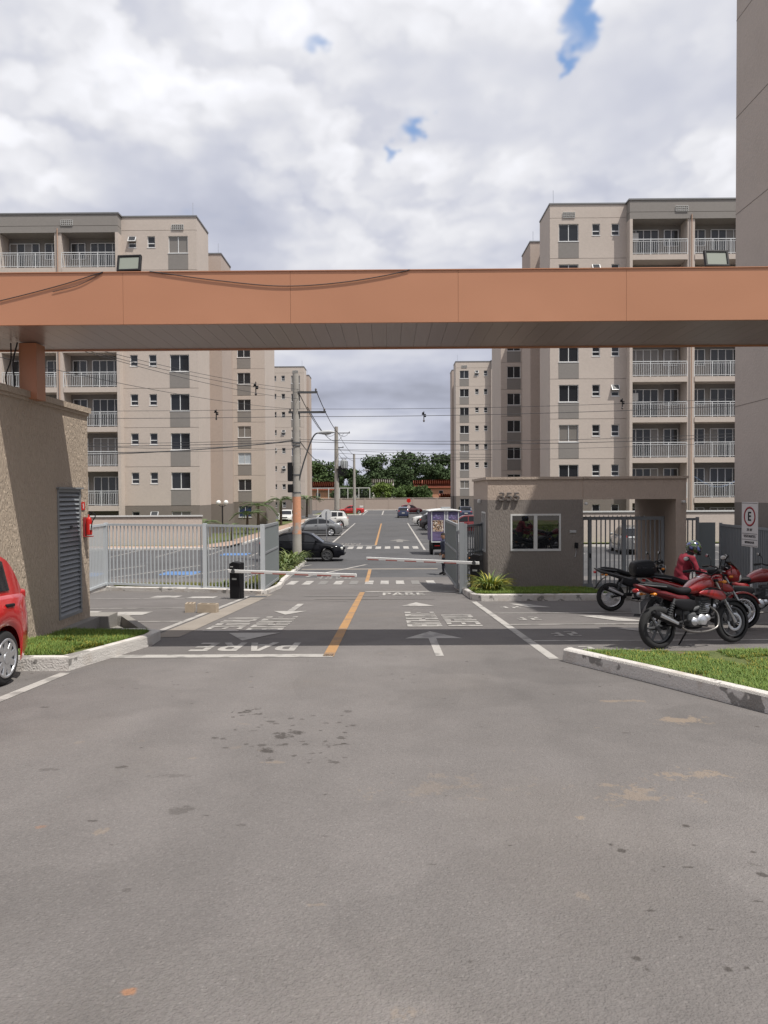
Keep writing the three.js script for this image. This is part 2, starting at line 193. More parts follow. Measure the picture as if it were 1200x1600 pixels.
const plaster = (rgb, o = {}) => mat(rgb, 0.92, { map: rep(plasterTex, 0.35), bumpMap: rep(scratchBump, 0.8), bumpScale: 0.006, ...o });
const farPlaster = (rgb) => mat(rgb, 0.92, { map: rep(plasterTex, 0.16), bumpMap: rep(fineBump, 0.5), bumpScale: 0.003 });
const M = {
  asphalt: mat('#fff', 0.88, { map: rep(asphaltTex, 1 / 8), bumpMap: rep(asphaltBump, 1 / 1.1), bumpScale: 0.006 }),
  asphaltYard: mat('#fff', 0.85, { map: rep(asphalt2Tex, 1 / 9), bumpMap: rep(asphaltBump, 1 / 1.1), bumpScale: 0.005 }),
  asphaltNear: mat('#fff', 0.88, { map: nearTex, bumpMap: rep(asphaltBump, 1 / 1.1), bumpScale: 0.006 }),
  paint: mat('#fff', 0.75, { map: rep(paintTex, 1 / 4), bumpMap: rep(asphaltBump, 1 / 1.1), bumpScale: 0.004 }),
  paintFaded: mat([0.18, 0.172, 0.163], 0.8, { bumpMap: rep(asphaltBump, 1 / 1.1), bumpScale: 0.004 }),
  yellow: mat('#fff', 0.75, { map: rep(yellowTex, 1 / 3), bumpMap: rep(asphaltBump, 1 / 1.1), bumpScale: 0.004 }),
  blue: mat([0.09, 0.19, 0.40], 0.75, { bumpMap: rep(asphaltBump, 1), bumpScale: 0.004 }),
  kerb: mat('#fff', 0.9, { map: rep(kerbTex, 0.45), bumpMap: rep(fineBump, 2), bumpScale: 0.008 }),
  concrete: mat([0.25, 0.238, 0.222], 0.92, { map: rep(concTex, 0.5), bumpMap: rep(fineBump, 2), bumpScale: 0.005 }),
  gutter: mat([0.27, 0.24, 0.21], 0.9, { map: rep(concTex, 0.4), bumpMap: rep(fineBump, 2), bumpScale: 0.004 }),
  block: mat([0.42, 0.35, 0.275], 0.95, { map: rep(concTex, 1.5), bumpMap: rep(fineBump, 5), bumpScale: 0.004 }),
  lawn: mat('#fff', 0.95, { map: rep(grassTex, 0.5), bumpMap: rep(fineBump, 2), bumpScale: 0.03 }),
  earth: mat('#fff', 0.95, { map: rep(earthTex, 0.15), bumpMap: rep(fineBump, 0.5), bumpScale: 0.05 }),
  pinkPath: mat([0.37, 0.265, 0.21], 0.9, { map: rep(concTex, 0.4) }),
  beige: plaster([0.45, 0.365, 0.305]), taupe: plaster([0.215, 0.19, 0.172]),
  wallBeige: plaster([0.43, 0.352, 0.275], { bumpScale: 0.012, bumpMap: rep(scratchBump, 0.9) }),
  fBeige: farPlaster([0.525, 0.455, 0.405]), fGrey: farPlaster([0.24, 0.222, 0.208]), fTaupe: farPlaster([0.20, 0.173, 0.153]), fTop: farPlaster([0.25, 0.23, 0.215]), fPink: farPlaster([0.44, 0.362, 0.315]),
  cap: mat([0.20, 0.20, 0.205], 0.5, { metalness: 0.3 }), capStone: plaster([0.42, 0.345, 0.285]),
  white: mat([0.58, 0.58, 0.57], 0.45), frame: mat([0.66, 0.665, 0.67], 0.4), rail: mat([0.60, 0.61, 0.62], 0.45),
  glass: mat([0.020, 0.022, 0.026], 0.06), glassDoor: mat([0.045, 0.047, 0.05], 0.07), glassBlue: mat([0.03, 0.045, 0.10], 0.1), glassPale: mat([0.42, 0.47, 0.52], 0.25), glassCurtain: mat([0.20, 0.185, 0.17], 0.2),
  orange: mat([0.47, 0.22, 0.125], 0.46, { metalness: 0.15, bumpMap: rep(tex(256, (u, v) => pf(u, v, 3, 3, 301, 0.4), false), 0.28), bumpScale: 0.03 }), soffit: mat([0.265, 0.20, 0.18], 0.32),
  black: mat([0.010, 0.010, 0.012], 0.55, { specularIntensity: 0.45 }), blackGloss: mat([0.012, 0.012, 0.014], 0.18), rubber: mat([0.016, 0.016, 0.017], 0.85), darkGrey: mat([0.06, 0.062, 0.066], 0.55), plastic: mat([0.010, 0.010, 0.012], 0.55, { specularIntensity: 0.45 }),
  fenceWhite: mat([0.50, 0.53, 0.555], 0.45, { metalness: 0.1 }), fenceGrey: mat([0.25, 0.265, 0.28], 0.5, { metalness: 0.1 }), fencePanel: mat([0.22, 0.245, 0.25], 0.5, { metalness: 0.1 }),
  louver: mat([0.235, 0.25, 0.265], 0.5, { metalness: 0.2 }), steel: mat([0.55, 0.56, 0.58], 0.28, { metalness: 0.9 }), alloy: mat([0.62, 0.63, 0.65], 0.3, { metalness: 0.85 }), chrome: mat([0.8, 0.8, 0.82], 0.12, { metalness: 1 }),
  red: mat([0.56, 0.02, 0.015], 0.35), boomRed: mat([0.36, 0.11, 0.09], 0.5), pole: mat([0.36, 0.34, 0.315], 0.9, { map: rep(concTex, 0.5), bumpMap: rep(fineBump, 2), bumpScale: 0.004 }), polePaint: mat('#fff', 0.85, { map: rep(tex(256, (u, v) => { const m = sstep(0.55, 0.72, pf(u, v, 4, 5, 201)), g = 0.9 + 0.2 * vn(u * 90, v * 90, 90, 2); return [0.36, 0.34, 0.315].map((c, i) => lerp([0.56, 0.27, 0.16][i], c, m) * g); }), 0.55) }), wire: mat([0.03, 0.03, 0.034], 0.6), porcelain: mat([0.10, 0.085, 0.08], 0.3),
  bark: mat([0.10, 0.075, 0.055], 0.95, { bumpMap: rep(fineBump, 3), bumpScale: 0.02 }),
};
// ---------------------------------------------------------------- ground, road, markings, kerbs
setting('ground', grid(-320, 320, -90, 620, -0.08, 4, 2), M.lawn, 'grassy ground around the housing estate');
setting('street_asphalt', grid(-45, 45, -24, 30.4, 0, 6, 0.5), M.asphalt, 'dusty grey asphalt of the street and gate driveway', 'asphalt');
setting('entrance_asphalt', grid(NEAR.x0, NEAR.x1, NEAR.d0, NEAR.d1, 0.004, 1, 0.6), M.asphaltNear, 'stained worn asphalt with oil drips before the gate', 'asphalt');
setting('yard_asphalt', grid(-45, 45, 30.4, 162, 0, 4, 1), M.asphaltYard, 'darker asphalt of the inner road and parking yard', 'asphalt');
setting('joint_strip', grid(-3.87, 2.12, 33.6, 33.95, 0.004, 1, 0.4), M.gutter, 'pale concrete joint strip across the inner road', 'strip');
const OFF = 0.0085;
const line = (name, x0, x1, d0, d1, m, label, kind = 'road marking') => setting(name, grid(x0, x1, d0, d1, OFF, 1, 0.5), m, label, kind);
line('centre_line', -0.90, -0.75, 10.2, 23.1, M.yellow, 'orange centre line running up to the gate');
line('centre_line', -0.92, -0.78, 28.4, 33.5, M.yellow, 'short orange centre line between crossing and joint strip');
line('centre_line', -0.95, -0.81, 49.6, 86, M.yellow, 'long orange centre line of the inner road');
line('edge_line', 2.06, 2.19, 9.9, 19.3, M.paint, 'white edge line beside the motorcycle bays');
line('edge_line', -3.9, -3.77, 2.0, 9.0, M.paint, 'white edge line beside the red hatchback');
line('edge_line', -3.93, -3.80, 49.8, 87, M.paint, 'white edge line before the silver sedan bay');
line('edge_line', 2.02, 2.15, 45, 87, M.paint, 'white edge line before the white off-roader bay');
line('edge_line', -4.05, -3.93, 12.6, 21.6, M.paint, 'white edge line beside the concrete blocks');
line('stop_line', -3.87, -0.76, 10.15, 10.42, M.paint, 'white stop line under the inverted word on the exit lane');
line('stop_line', -0.74, 2.0, 23.2, 23.5, M.paint, 'white stop line above the word on the entry lane');
line('stop_line', -3.8, -0.85, 49.2, 49.5, M.paint, 'white stop line beyond the black sedan');
line('cross_line', -3.8, 2.05, 87, 87.35, M.paintFaded, 'faded white line across the end of the inner road');
line('faded_line', -2.4, -0.3, 21.5, 21.66, M.paintFaded, 'faded white line across the road before the gate');
line('faded_line', 0.2, 1.9, 21.9, 22.1, M.paintFaded, 'faded white line beside the lower gate kerb');
line('faded_line', -2.0, 1.2, 20.3, 20.42, M.paintFaded, 'faint white line across the entry lane below the gate');
for (const [i, f] of [0, 0, 1, 0, 1, 0, 0, 0, 1, 0].map((f, i) => [i, f])) line('crossing_stripe', -3.72 + i * 0.565, -3.42 + i * 0.565, 27.3, 29.0, f ? M.paintFaded : M.paint, f ? 'faded white stripe of the crossing at the gate' : 'white stripe of the crossing at the gate');
for (let i = 0; i < 10; i++) line('crossing_stripe', -3.7 + i * 0.57, -3.36 + i * 0.57, 46.2, 48.3, M.paint, 'white stripe of the crossing beyond the black sedan');
// arrows
const flat = (name, pts, m, label) => setting(name, poly(pts, OFF), m, label, 'road marking');
flat('arrow_marking', [[0.61, 10.2], [0.72, 10.2], [0.73, 12.05], [1.14, 12.05], [0.68, 13.0], [0.24, 12.05], [0.61, 12.05]], M.paint, 'white arrow with stem pointing to the gate');
flat('arrow_marking', [[1.05, 18.1], [0.66, 19.2], [0.27, 18.1]], M.paint, 'white arrowhead under the word on the entry lane');
flat('arrow_marking', [[-2.2, 16.1], [-1.83, 16.95], [-2.12, 16.95], [-2.12, 18.9], [-2.27, 18.9], [-2.27, 16.95], [-2.57, 16.95]], M.paint, 'white arrow with stem pointing out of the gate');
flat('arrow_marking', [[-2.3, 11.9], [-1.85, 12.9], [-2.72, 12.9]], M.paint, 'white arrowhead on the exit lane under the canopy');
flat('arrow_marking', [[0.5, 52.5], [0.95, 52.5], [0.95, 54], [1.5, 54], [0.72, 56], [0, 54], [0.5, 54]], M.paintFaded, 'faded arrow on the inner road');
// lettering
const font = await new FontLoader().loadAsync('fonts/droid/droid_sans_bold.typeface.json');
function roadText(str, x0, x1, d0, d1, turned, label, m = M.paint) {
  const g = new TextGeometry(str, { font, size: 1, depth: 0.001, curveSegments: 5, bevelEnabled: false }); g.computeBoundingBox(); const b = g.boundingBox, p = g.attributes.position, out = [];
  const q = new THREE.ShapeGeometry(font.generateShapes(str, 1), 5); const pp = q.attributes.position, uv = [];
  for (let i = 0; i < pp.count; i++) { let u = (pp.getX(i) - b.min.x) / (b.max.x - b.min.x), v = (pp.getY(i) - b.min.y) / (b.max.y - b.min.y); if (turned) { u = 1 - u; v = 1 - v; } const x = lerp(x0, x1, u), d = lerp(d0, d1, v); out.push(x, gy(d) + OFF, -d); uv.push(x, d); }
  q.setAttribute('position', new THREE.Float32BufferAttribute(out, 3)); q.setAttribute('uv', new THREE.Float32BufferAttribute(uv, 2)); q.computeVertexNormals();
  return setting('road_lettering', q, m, label, 'road marking');
}
roadText('PARE', -2.85, -1.35, 10.75, 11.65, true, 'white word painted upside down on the exit lane');
roadText('PARE', -0.2, 1.0, 21.75, 22.9, false, 'white word painted before the entry stop line');
roadText('PARE', -3.3, -1.9, 50.0, 51.6, true, 'faded word painted on the inner road', M.paintFaded);
roadText('PARE', -2.9, -1.5, 29.6, 31.2, true, 'faded word painted beyond the gate crossing', M.paintFaded);
// the tall sideways words: rows of bars as they show on the road
function barWord(x0, x1, d0, d1, rows, label) {
  const gs = [], n = rows.length, h = (d1 - d0) / n;
  rows.forEach((row, k) => { for (const [a, b, lo = 0.12, hi = 0.62] of row) gs.push(grid(lerp(x0, x1, a), lerp(x0, x1, b), d0 + (k + lo) * h, d0 + (k + hi) * h, OFF, 1, 0.5)); });
  setting('road_lettering', merge(gs), M.paint, label, 'road marking');
}
const W1 = [[[0, 1], [0, 0.14, 0.6, 1], [0.42, 0.56, 0.6, 1], [0.86, 1, 0.6, 1]], [[0, 1]], [[0, 0.14, 0, 1], [0.1, 1, 0.1, 0.5]], [[0, 1, 0.1, 0.5], [0.4, 0.6, 0.5, 0.9]], [[0, 0.5, 0.2, 0.7], [0.6, 1, 0.1, 0.6]], [[0, 1, 0.1, 0.55]], [[0, 0.18, 0.1, 1], [0.1, 1, 0.2, 0.6]], [[0, 1, 0.1, 0.5]], [[0, 0.2, 0.2, 1], [0.4, 0.55, 0.2, 0.7], [0.85, 1, 0.2, 1]]];
const W2 = [[[0, 1]], [[0, 0.14, 0, 0.9], [0.44, 0.56, 0, 0.9], [0.86, 1, 0, 0.9]], [[0, 1, 0.1, 0.55]], [[0, 0.2, 0, 0.7], [0.3, 1, 0.1, 0.6]], [[0, 0.9, 0.2, 0.6]], [[0, 1, 0, 0.45], [0.86, 1, 0.4, 1]], [[0, 1, 0.2, 0.7]]];
barWord(0.32, 0.95, 13.7, 16.6, W1, 'tall sideways white word on the entry lane next to the centre line');
barWord(1.06, 1.68, 13.75, 16.0, W2, 'tall sideways white word on the entry lane next to the bays');
barWord(-3.25, -2.62, 13.1, 15.6, W2, 'tall sideways white word on the exit lane next to the concrete blocks');
barWord(-2.52, -1.88, 13.2, 15.7, W1, 'tall sideways white word on the exit lane next to the centre line');
// bays
for (const [d, t] of [[16.15, 'in front of the guardhouse grass'], [13.95, 'between the motorcycles'], [11.65, 'under the canopy shadow']]) line('bay_line', 2.2, 9.3, d, d + 0.1, M.paint, 'white bay line ' + t);
for (const [x, d, t] of [[2.55, 17.4, 'nearest the guardhouse grass'], [2.5, 14.8, 'second from the guardhouse grass'], [2.65, 12.3, 'in the bay under the canopy'], [2.45, 10.5, 'beside the end of the front kerb']]) {
  const gs = []; for (const [a, b, c, e] of [[0, 0.16, 0, 0.07], [0.09, 0.16, 0.07, 0.5], [0, 0.16, 0.25, 0.32], [0.26, 0.44, 0, 0.07], [0.26, 0.33, 0.07, 0.3], [0.26, 0.44, 0.26, 0.33], [0.37, 0.44, 0.33, 0.55], [0.26, 0.44, 0.5, 0.56]]) gs.push(grid(x + a, x + b, d + c, d + e, OFF, 1, 0.6)); setting('bay_number', merge(gs), M.paint, 'worn white bay number ' + t, 'road marking'); }
for (const [pts, t] of [[[[4.35, 14.5], [4.85, 14.5], [4.3, 15.6], [3.85, 15.6]], 'with a slanted end behind the black motorcycle'], [[[4.5, 12.4], [5.0, 12.4], [4.4, 13.3], [3.95, 13.3]], 'beside the front motorcycle'], [[[3.2, 17.6], [3.7, 17.6], [3.3, 18.6], [2.9, 18.6]], 'before the guardhouse kerb']]) flat('slanted_patch', pts, M.paint, 'white painted patch ' + t);
for (const [d, t] of [[20.9, 'next to the white fence kerb'], [17.8, 'behind the concrete blocks'], [14.8, 'beside the gutter wall']]) line('bay_line', -9.2, -4.0, d, d + 0.1, M.paint, 'white bay line on the exit side ' + t);
for (const [x0, d0, t] of [[-6.7, 21.3, 'square by the white fence'], [-5.6, 20.9, 'square by the barrier post'], [-7.2, 16.4, 'worn square in the middle bay'], [-6.0, 16.2, 'worn square beside the blocks']]) line('painted_square', x0, x0 + 0.75, d0, d0 + 0.75, M.paint, 'white painted ' + t);
setting('gutter_strip', grid(-3.87, -3.42, 12.4, 22.4, 0.006, 1, 0.6), M.gutter, 'pale concrete gutter along the exit lane', 'gutter');
setting('drain_cover', grid(-3.95, -3.45, 21.2, 21.8, 0.0125, 1, 0.6), M.darkGrey, 'dark drain cover beside the barrier post', 'drain');
// yard bays
for (let i = 0; i < 9; i++) line('yard_bay_line', -25 + i * 2.5, -24.9 + i * 2.5, 40.8, 45.9, M.paint, 'white bay line before the long garden kerb');
for (let i = 0; i < 7; i++) flat('yard_bay_line', [[-19 + i * 2.6, 29.8], [-18.85 + i * 2.6, 29.8], [-16.6 + i * 2.6, 35], [-16.75 + i * 2.6, 35]].map(([x, d]) => [x, d + 0.9]), M.paint, 'slanted white bay line behind the white fence');
for (const [x, d, t] of [[-13.5, 31.2, 'behind the fire extinguisher'], [-9.6, 31.6, 'behind the middle fence post'], [-9.3, 41.8, 'before the garden kerb'], [-5.9, 41.8, 'beside the black sedan']]) line('blue_bay_square', x, x + 1.5, d, d + 1.5, M.blue, 'blue accessible bay square ' + t);
for (let i = 0; i < 5; i++) { line('yard_bay_line', -9.0, -3.95, 52 + i * 7 * 0.72, 52.12 + i * 7 * 0.72, M.paint, 'white bay line beside the inner road'); line('yard_bay_line', 2.2, 7.2, 45.5 + i * 5, 45.62 + i * 5, M.paint, 'white bay line by the advertising trailer side'); }
for (let i = 0; i < 9; i++) line('yard_bay_line', 10.5 + i * 2.5, 10.6 + i * 2.5, 41.5, 46.3, M.paint, 'white bay line seen through the porch gate');
for (let i = 0; i < 4; i++) line('yard_bay_line', -4.3 + i * 3.1, -4.1 + i * 3.1, 122, 152, M.paint, 'white bay line at the far end of the yard');
line('yard_bay_line', -4.3, 5.2, 121.3, 122, M.paint, 'white cross line closing the far bays');
for (let i = 0; i < 3; i++) line('yard_bay_line', 10.5, 24, 30.5 + i * 3.5, 30.62 + i * 3.5, M.paint, 'white cross line behind the porch gate');

// kerbs
const KP = (h, w) => [[0, -0.12], [0, h - 0.025], [0.02, h - 0.004], [0.05, h], [w - 0.02, h], [w, h - 0.02], [w, -0.12]];
const kerb = (path, label, h = 0.15, w = 0.14, m = M.kerb) => setting('kerb', sweep(KP(h, Math.abs(w)), w < 0 ? path.slice().reverse() : path), m, label, 'kerb');
kerb([[6.4, 1.5], [4.3, 4.4], [3.34, 6.7], [2.72, 8.4], [2.2, 9.72]], 'whitewashed scraped kerb along the grass verge under the motorcycles', 0.17, -0.14);
kerb([[2.2, 9.74], [2.36, 9.9], [9.4, 9.9]], 'low concrete kerb behind the verge under the motorcycles', 0.1, -0.1, M.concrete);
kerb([[2.14, 25.4], [2.14, 20.0], [2.34, 19.55], [8.6, 19.55]], 'whitewashed kerb around the guardhouse bed', 0.17, 0.13);
kerb([[-6.2, 9.15], [-3.86, 9.15], [-3.55, 11.4], [-3.62, 12.05], [-3.95, 12.3], [-4.3, 12.3]], 'whitewashed kerb around the grass beside the red car', 0.17, 0.14);
kerb([[-8.95, 21], [-9.2, 24.75], [-5.7, 23.55], [-3.75, 22.35], [-3.62, 22.7], [-3.62, 25.5], [-3.95, 29], [-4.0, 36.9], [-4.3, 37.6]], 'whitewashed kerb under the white fence and pole island', 0.13, 0.16);
kerb([[-30, 46.2], [-11, 46.2], [-10.2, 47.5], [-10.2, 50.6]], 'pale kerb along the garden before the tall block', 0.14, 0.16);
kerb([[30, 46.8], [10.5, 46.8], [9.2, 48.5], [9.2, 100]].reverse(), 'pale kerb along the lawn before the opposite tall block', 0.14, 0.16);
kerb([[-9.6, 50.6], [-9.6, 100]], 'pale kerb at the head of the bays by the silver sedan', 0.14, 0.16);
kerb([[-12, 120.5], [-4.5, 120.5], [-4.5, 155]], 'pale kerb of the island at the far end', 0.14, 0.3);
kerb([[-12, 156], [14, 156]], 'pale kerb under the boundary wall', 0.14, 0.3);
// beds
const bed = (name, pts, off, m, label, cat = 'lawn') => setting(name, poly(pts, off), m, label, cat);
bed('verge_soil', [[6.5, 1.6], [4.42, 4.5], [3.46, 6.75], [2.84, 8.45], [2.34, 9.8], [9.4, 9.8], [12, 9.8], [12, 1.6]], 0.12, M.lawn, 'lawn verge under the motorcycles');
bed('bed_soil', [[2.26, 20.0], [2.4, 19.68], [5.65, 19.68], [5.65, 22.4], [2.26, 22.4]], 0.13, M.lawn, 'lawn bed before the guardhouse');
bed('bed_soil', [[-6.2, 9.3], [-3.98, 9.3], [-3.7, 11.4], [-3.75, 12.0], [-4.0, 12.15], [-6.2, 12.15]], 0.12, M.lawn, 'lawn bed beside the louvred shed');
setting('island_soil', poly([[-9.1, 24.8], [-5.7, 23.7], [-3.8, 22.6], [-3.78, 25.4], [-4.0, 26.4], [-9.3, 26.4]], 0.09), M.lawn, 'weedy soil strip under the white fence', 'lawn');
setting('island_soil', grid(-5.2, -4.12, 26.4, 37.3, 0.09, 1, 1), M.lawn, 'planted island around the concrete pole', 'lawn');
setting('porch_paving', grid(5.65, 9.8, 19.7, 26.4, 0.1, 1, 1), M.concrete, 'concrete paving under the porch', 'pavement');
setting('garden_lawn', poly([[-30, 48], [-10.4, 48], [-10.0, 52], [-10.0, 100], [-30, 100]], 0.13), M.lawn, 'green garden lawn before the tall block', 'lawn');
setting('garden_lawn', poly([[30, 48.4], [10.6, 48.4], [9.4, 50], [9.4, 100], [30, 100]], 0.13), M.lawn, 'green lawn before the opposite tall block', 'lawn');
setting('garden_path', poly([[-30, 46.35], [-10.9, 46.35], [-10.0, 47.6], [-9.75, 52], [-9.75, 100], [-11, 100], [-11, 52], [-12, 48], [-30, 48]], 0.142), M.pinkPath, 'pinkish paved footpath along the garden', 'footpath');
setting('far_island', grid(-12, -4.6, 120.8, 155, 0.12, 1, 8), M.lawn, 'green island at the far end of the yard', 'lawn');
setting('estate_lawn', grid(-60, 60, 163, 300, 0.02, 1, 20), M.lawn, 'overgrown land beyond the boundary wall', 'lawn');
// ---------------------------------------------------------------- apartment blocks
const FH = 2.8, F0 = -0.18, TOP = 23.15;
const winFrame = (w, h, t = 0.045) => merge([boxAt(0, w, 0, t, 0, 0.06), boxAt(0, w, h - t, h, 0, 0.06), boxAt(0, t, t, h - t, 0, 0.06), boxAt(w - t, w, t, h - t, 0, 0.06)]);
const bigFrame = merge([winFrame(1.38, 1.2), boxAt(0.665, 0.715, 0.045, 1.155, 0.005, 0.065), boxAt(-0.04, 1.42, -0.05, -0.002, 0.0, 0.16)]);
const smallFrame = merge([winFrame(0.55, 0.8), boxAt(0.045, 0.505, 0.27, 0.33, 0.002, 0.058), boxAt(-0.03, 0.58, -0.045, -0.002, 0, 0.15)]);
const bigPane = boxAt(0.045, 0.665, 0.045, 1.155, 0.015, 0.03), bigPane2 = boxAt(0.715, 1.335, 0.045, 1.155, 0.015, 0.03);
const smPane = boxAt(0.045, 0.505, 0.33, 0.755, 0.015, 0.03), smPane2 = boxAt(0.045, 0.505, 0.045, 0.27, 0.015, 0.03);
const awning = merge([winFrame(0.55, 0.47, 0.04).translate(0, -0.47, 0)]), awnPane = boxAt(0.04, 0.51, -0.43, -0.04, 0.02, 0.035);
const rowHoles = (s) => [[0.62, 1.38, 1.19, 2.39], [2.95, 0.55, 1.59, 2.39], [4.3, 0.55, 1.59, 2.39]];
const fp = (s, u0, u1) => [Math.min(s * u0, s * u1), Math.max(s * u0, s * u1)];
function railing(x0, x1) {
  const gs = [boxAt(x0, x1, 1.03, 1.08, -0.025, 0.025), boxAt(x0, x1, 0.90, 0.93, -0.015, 0.015), boxAt(x0, x1, 0.08, 0.115, -0.015, 0.015)];
  const n = Math.round((x1 - x0) / 0.125); for (let i = 0; i <= n; i++) { const x = lerp(x0, x1, i / n), post = i % Math.round(n / 3) === 0; gs.push(post ? boxAt(x - 0.025, x + 0.025, 0, 1.03, -0.022, 0.022) : boxAt(x - 0.010, x + 0.010, 0.115, 0.90, -0.010, 0.010)); }
  return merge(gs);
}
function glazed(x0, x1, y0, y1, n, z) { // frames of a sliding door or window with n leaves, and its panes
  const fr = [boxAt(x0, x1, y1 - 0.05, y1, z, z + 0.06), boxAt(x0, x1, y0, y0 + 0.04, z, z + 0.06)], pn = [];
  for (let i = 0; i <= n; i++) { const x = lerp(x0, x1, i / n); fr.push(boxAt(x - 0.028, x + 0.028, y0 + 0.04, y1 - 0.05, z + 0.002, z + 0.058)); if (i < n) pn.push(boxAt(x + 0.028, lerp(x0, x1, (i + 1) / n) - 0.028, y0 + 0.04, y1 - 0.05, z + 0.015, z + 0.03)); }
  return [merge(fr), pn];
}
function block(s, cx, cd, y0, label, opt) { // s: side of the road it stands on; the corner towards the road is the origin
  const b = thing('apartment_block', label, 'building', 'tall apartment blocks along the inner road', [cx, y0, -cd]);
  const r = rng(opt.seed), P = (n, g, m, par = b) => mesh(n, g, m, par);
  const pick = () => { const q = r(); return q < 0.72 ? M.glass : q < 0.84 ? M.glassCurtain : q < 0.92 ? M.glassBlue : M.glassPale; };
  const window_ = (kind, u, y, z, par = b) => { // kind big or small
    const w = kind === 'big' ? 1.38 : 0.55, f = P('window', kind === 'big' ? bigFrame : smallFrame, M.frame, par); f.position.set(s > 0 ? u : -u - w, y, z);
    if (kind === 'big') { const g = pick(); P('pane', bigPane, g, f); P('pane', bigPane2, g, f); }
    else { P('pane', smPane2, M.glass, f); if (r() < 0.08) { const a = P('open_sash', awning, M.frame, f); a.position.set(0, 0.78, 0.06); a.rotation.x = -0.55; const g = P('pane', awnPane, M.glassDoor, f); g.position.copy(a.position); g.rotation.copy(a.rotation); } else P('pane', smPane, M.glass, f); }
    return f;
  };
  // volumes
  const vol = (n, u0, u1, d0, d1, m, ya = F0 + FH, yb = TOP) => { const [a, c] = fp(s, u0, u1); P(n, boxAt(a, c, ya, yb, -d1, -d0), m); };
  const base = (u0, u1, d0, d1) => vol('plinth', u0, u1, d0, d1, M.fTaupe, -0.6, F0 + FH - 0.01);
  vol('wall', 0, 5.35, 0.21, 3.6, M.fBeige); base(0, 5.35, 0.21, 3.6);
  vol('wall', 1.3, 22, 3.6, opt.w2 + 3.8, M.fPink); base(1.3, 22, 3.6, opt.w2 + 3.8); vol('wall', 2.75, 22, opt.w2 + 3.801, 26, M.fPink); base(2.75, 22, opt.w2 + 3.801, 26);
  vol('wall', 0.1, 1.299, opt.w2, opt.w2 + 3.8, M.fPink); base(0.1, 1.3, opt.w2, opt.w2 + 3.8);
  const w3 = opt.w3; if (!opt.noRear) { vol('wall', w3, 14, 26.19, 33, M.fBeige); base(w3, 14, 26.19, 33); }
  vol('wall', 5.36, 22, 0.62, 3.59, M.fGrey, -0.6, TOP);
  // plain front: one panel per storey with joints between
  const [fx0, fx1] = fp(s, 0, 5.35);
  const holes = rowHoles().map(([u, w, a, c]) => { const [x0, x1] = fp(s, u, u + w); return [x0, x1, a, c]; });
  const panel = facade(fx0, fx1, 0.012, FH - 0.012, holes, 0.2);
  for (let k = 0; k < 8; k++) {
    const y = F0 + k * FH; if (k === 0) { const g = facade(fx0, fx1, -0.5, FH - 0.012, holes, 0.2); P('plinth', g, M.fTaupe).position.y = y; } else P('wall_panel', panel, M.fBeige).position.y = y;
    for (const [u, w, a] of rowHoles()) window_(w > 1 ? 'big' : 'small', u, y + a, -0.13);
    if (k) { const [x0, x1] = fp(s, 0.6, 2.02); P('under_window_panel', boxAt(x0, x1, y + 0.02, y + 1.13, 0.001, 0.012), M.fGrey); }
  }
  P('parapet', facade(fx0, fx1, F0 + 8 * FH + 0.012, TOP, [], 0.2), M.fBeige);
  // rear wing front, turned to the gate
  if (!opt.noRear) { const rw = opt.rw; const [rx0, rx1] = fp(s, w3, 4.2), [hx0, hx1] = fp(s, rw, rw + 1.38);
  const rp = facade(rx0, rx1, 0.012, FH - 0.012, [[hx0, hx1, 1.19, 2.39]], 0.18);
  for (let k = 0; k < 8; k++) { const y = F0 + k * FH, p = P(k ? 'wall_panel' : 'plinth', rp, k ? M.fBeige : M.fTaupe); p.position.set(0, y, -26.0); window_('big', rw, y + 1.19, -26.12); if (k) { const [x0, x1] = fp(s, rw - 0.02, rw + 1.4); P('under_window_panel', boxAt(x0, x1, y + 0.02, y + 1.13, -26.0 + 0.001, -25.988), M.fGrey); } } }
  // balcony stack, proud of the plain front
  const zf = 0.73, bays = [[5.55, 9.35], [9.85, 13.7], [14.2, 18.05]];
  const pillars = [[5.35, 5.55], [9.35, 9.85], [13.7, 14.2], [18.05, 18.3]];
  pillars.forEach(([u0, u1], i) => { const [a, c] = fp(s, u0, u1); P('pillar', boxAt(a, c, -0.6, F0 + 8 * FH - 0.35, -0.62, zf - (i % 2 ? 0.06 : 0)), M.fBeige); });
  { const [a, c] = fp(s, 5.35, 18.3); P('roof_band', boxAt(a, c, F0 + 8 * FH - 0.35, F0 + 8 * FH + 0.1, -0.62, zf), M.fTop); P('roof_band', boxAt(a, c, F0 + 8 * FH + 0.13, TOP, -0.62, zf), M.fTop); P('backing', boxAt(a + 0.05, c - 0.05, F0 + 8 * FH + 0.09, F0 + 8 * FH + 0.14, -0.6, zf - 0.03), M.fTaupe); }
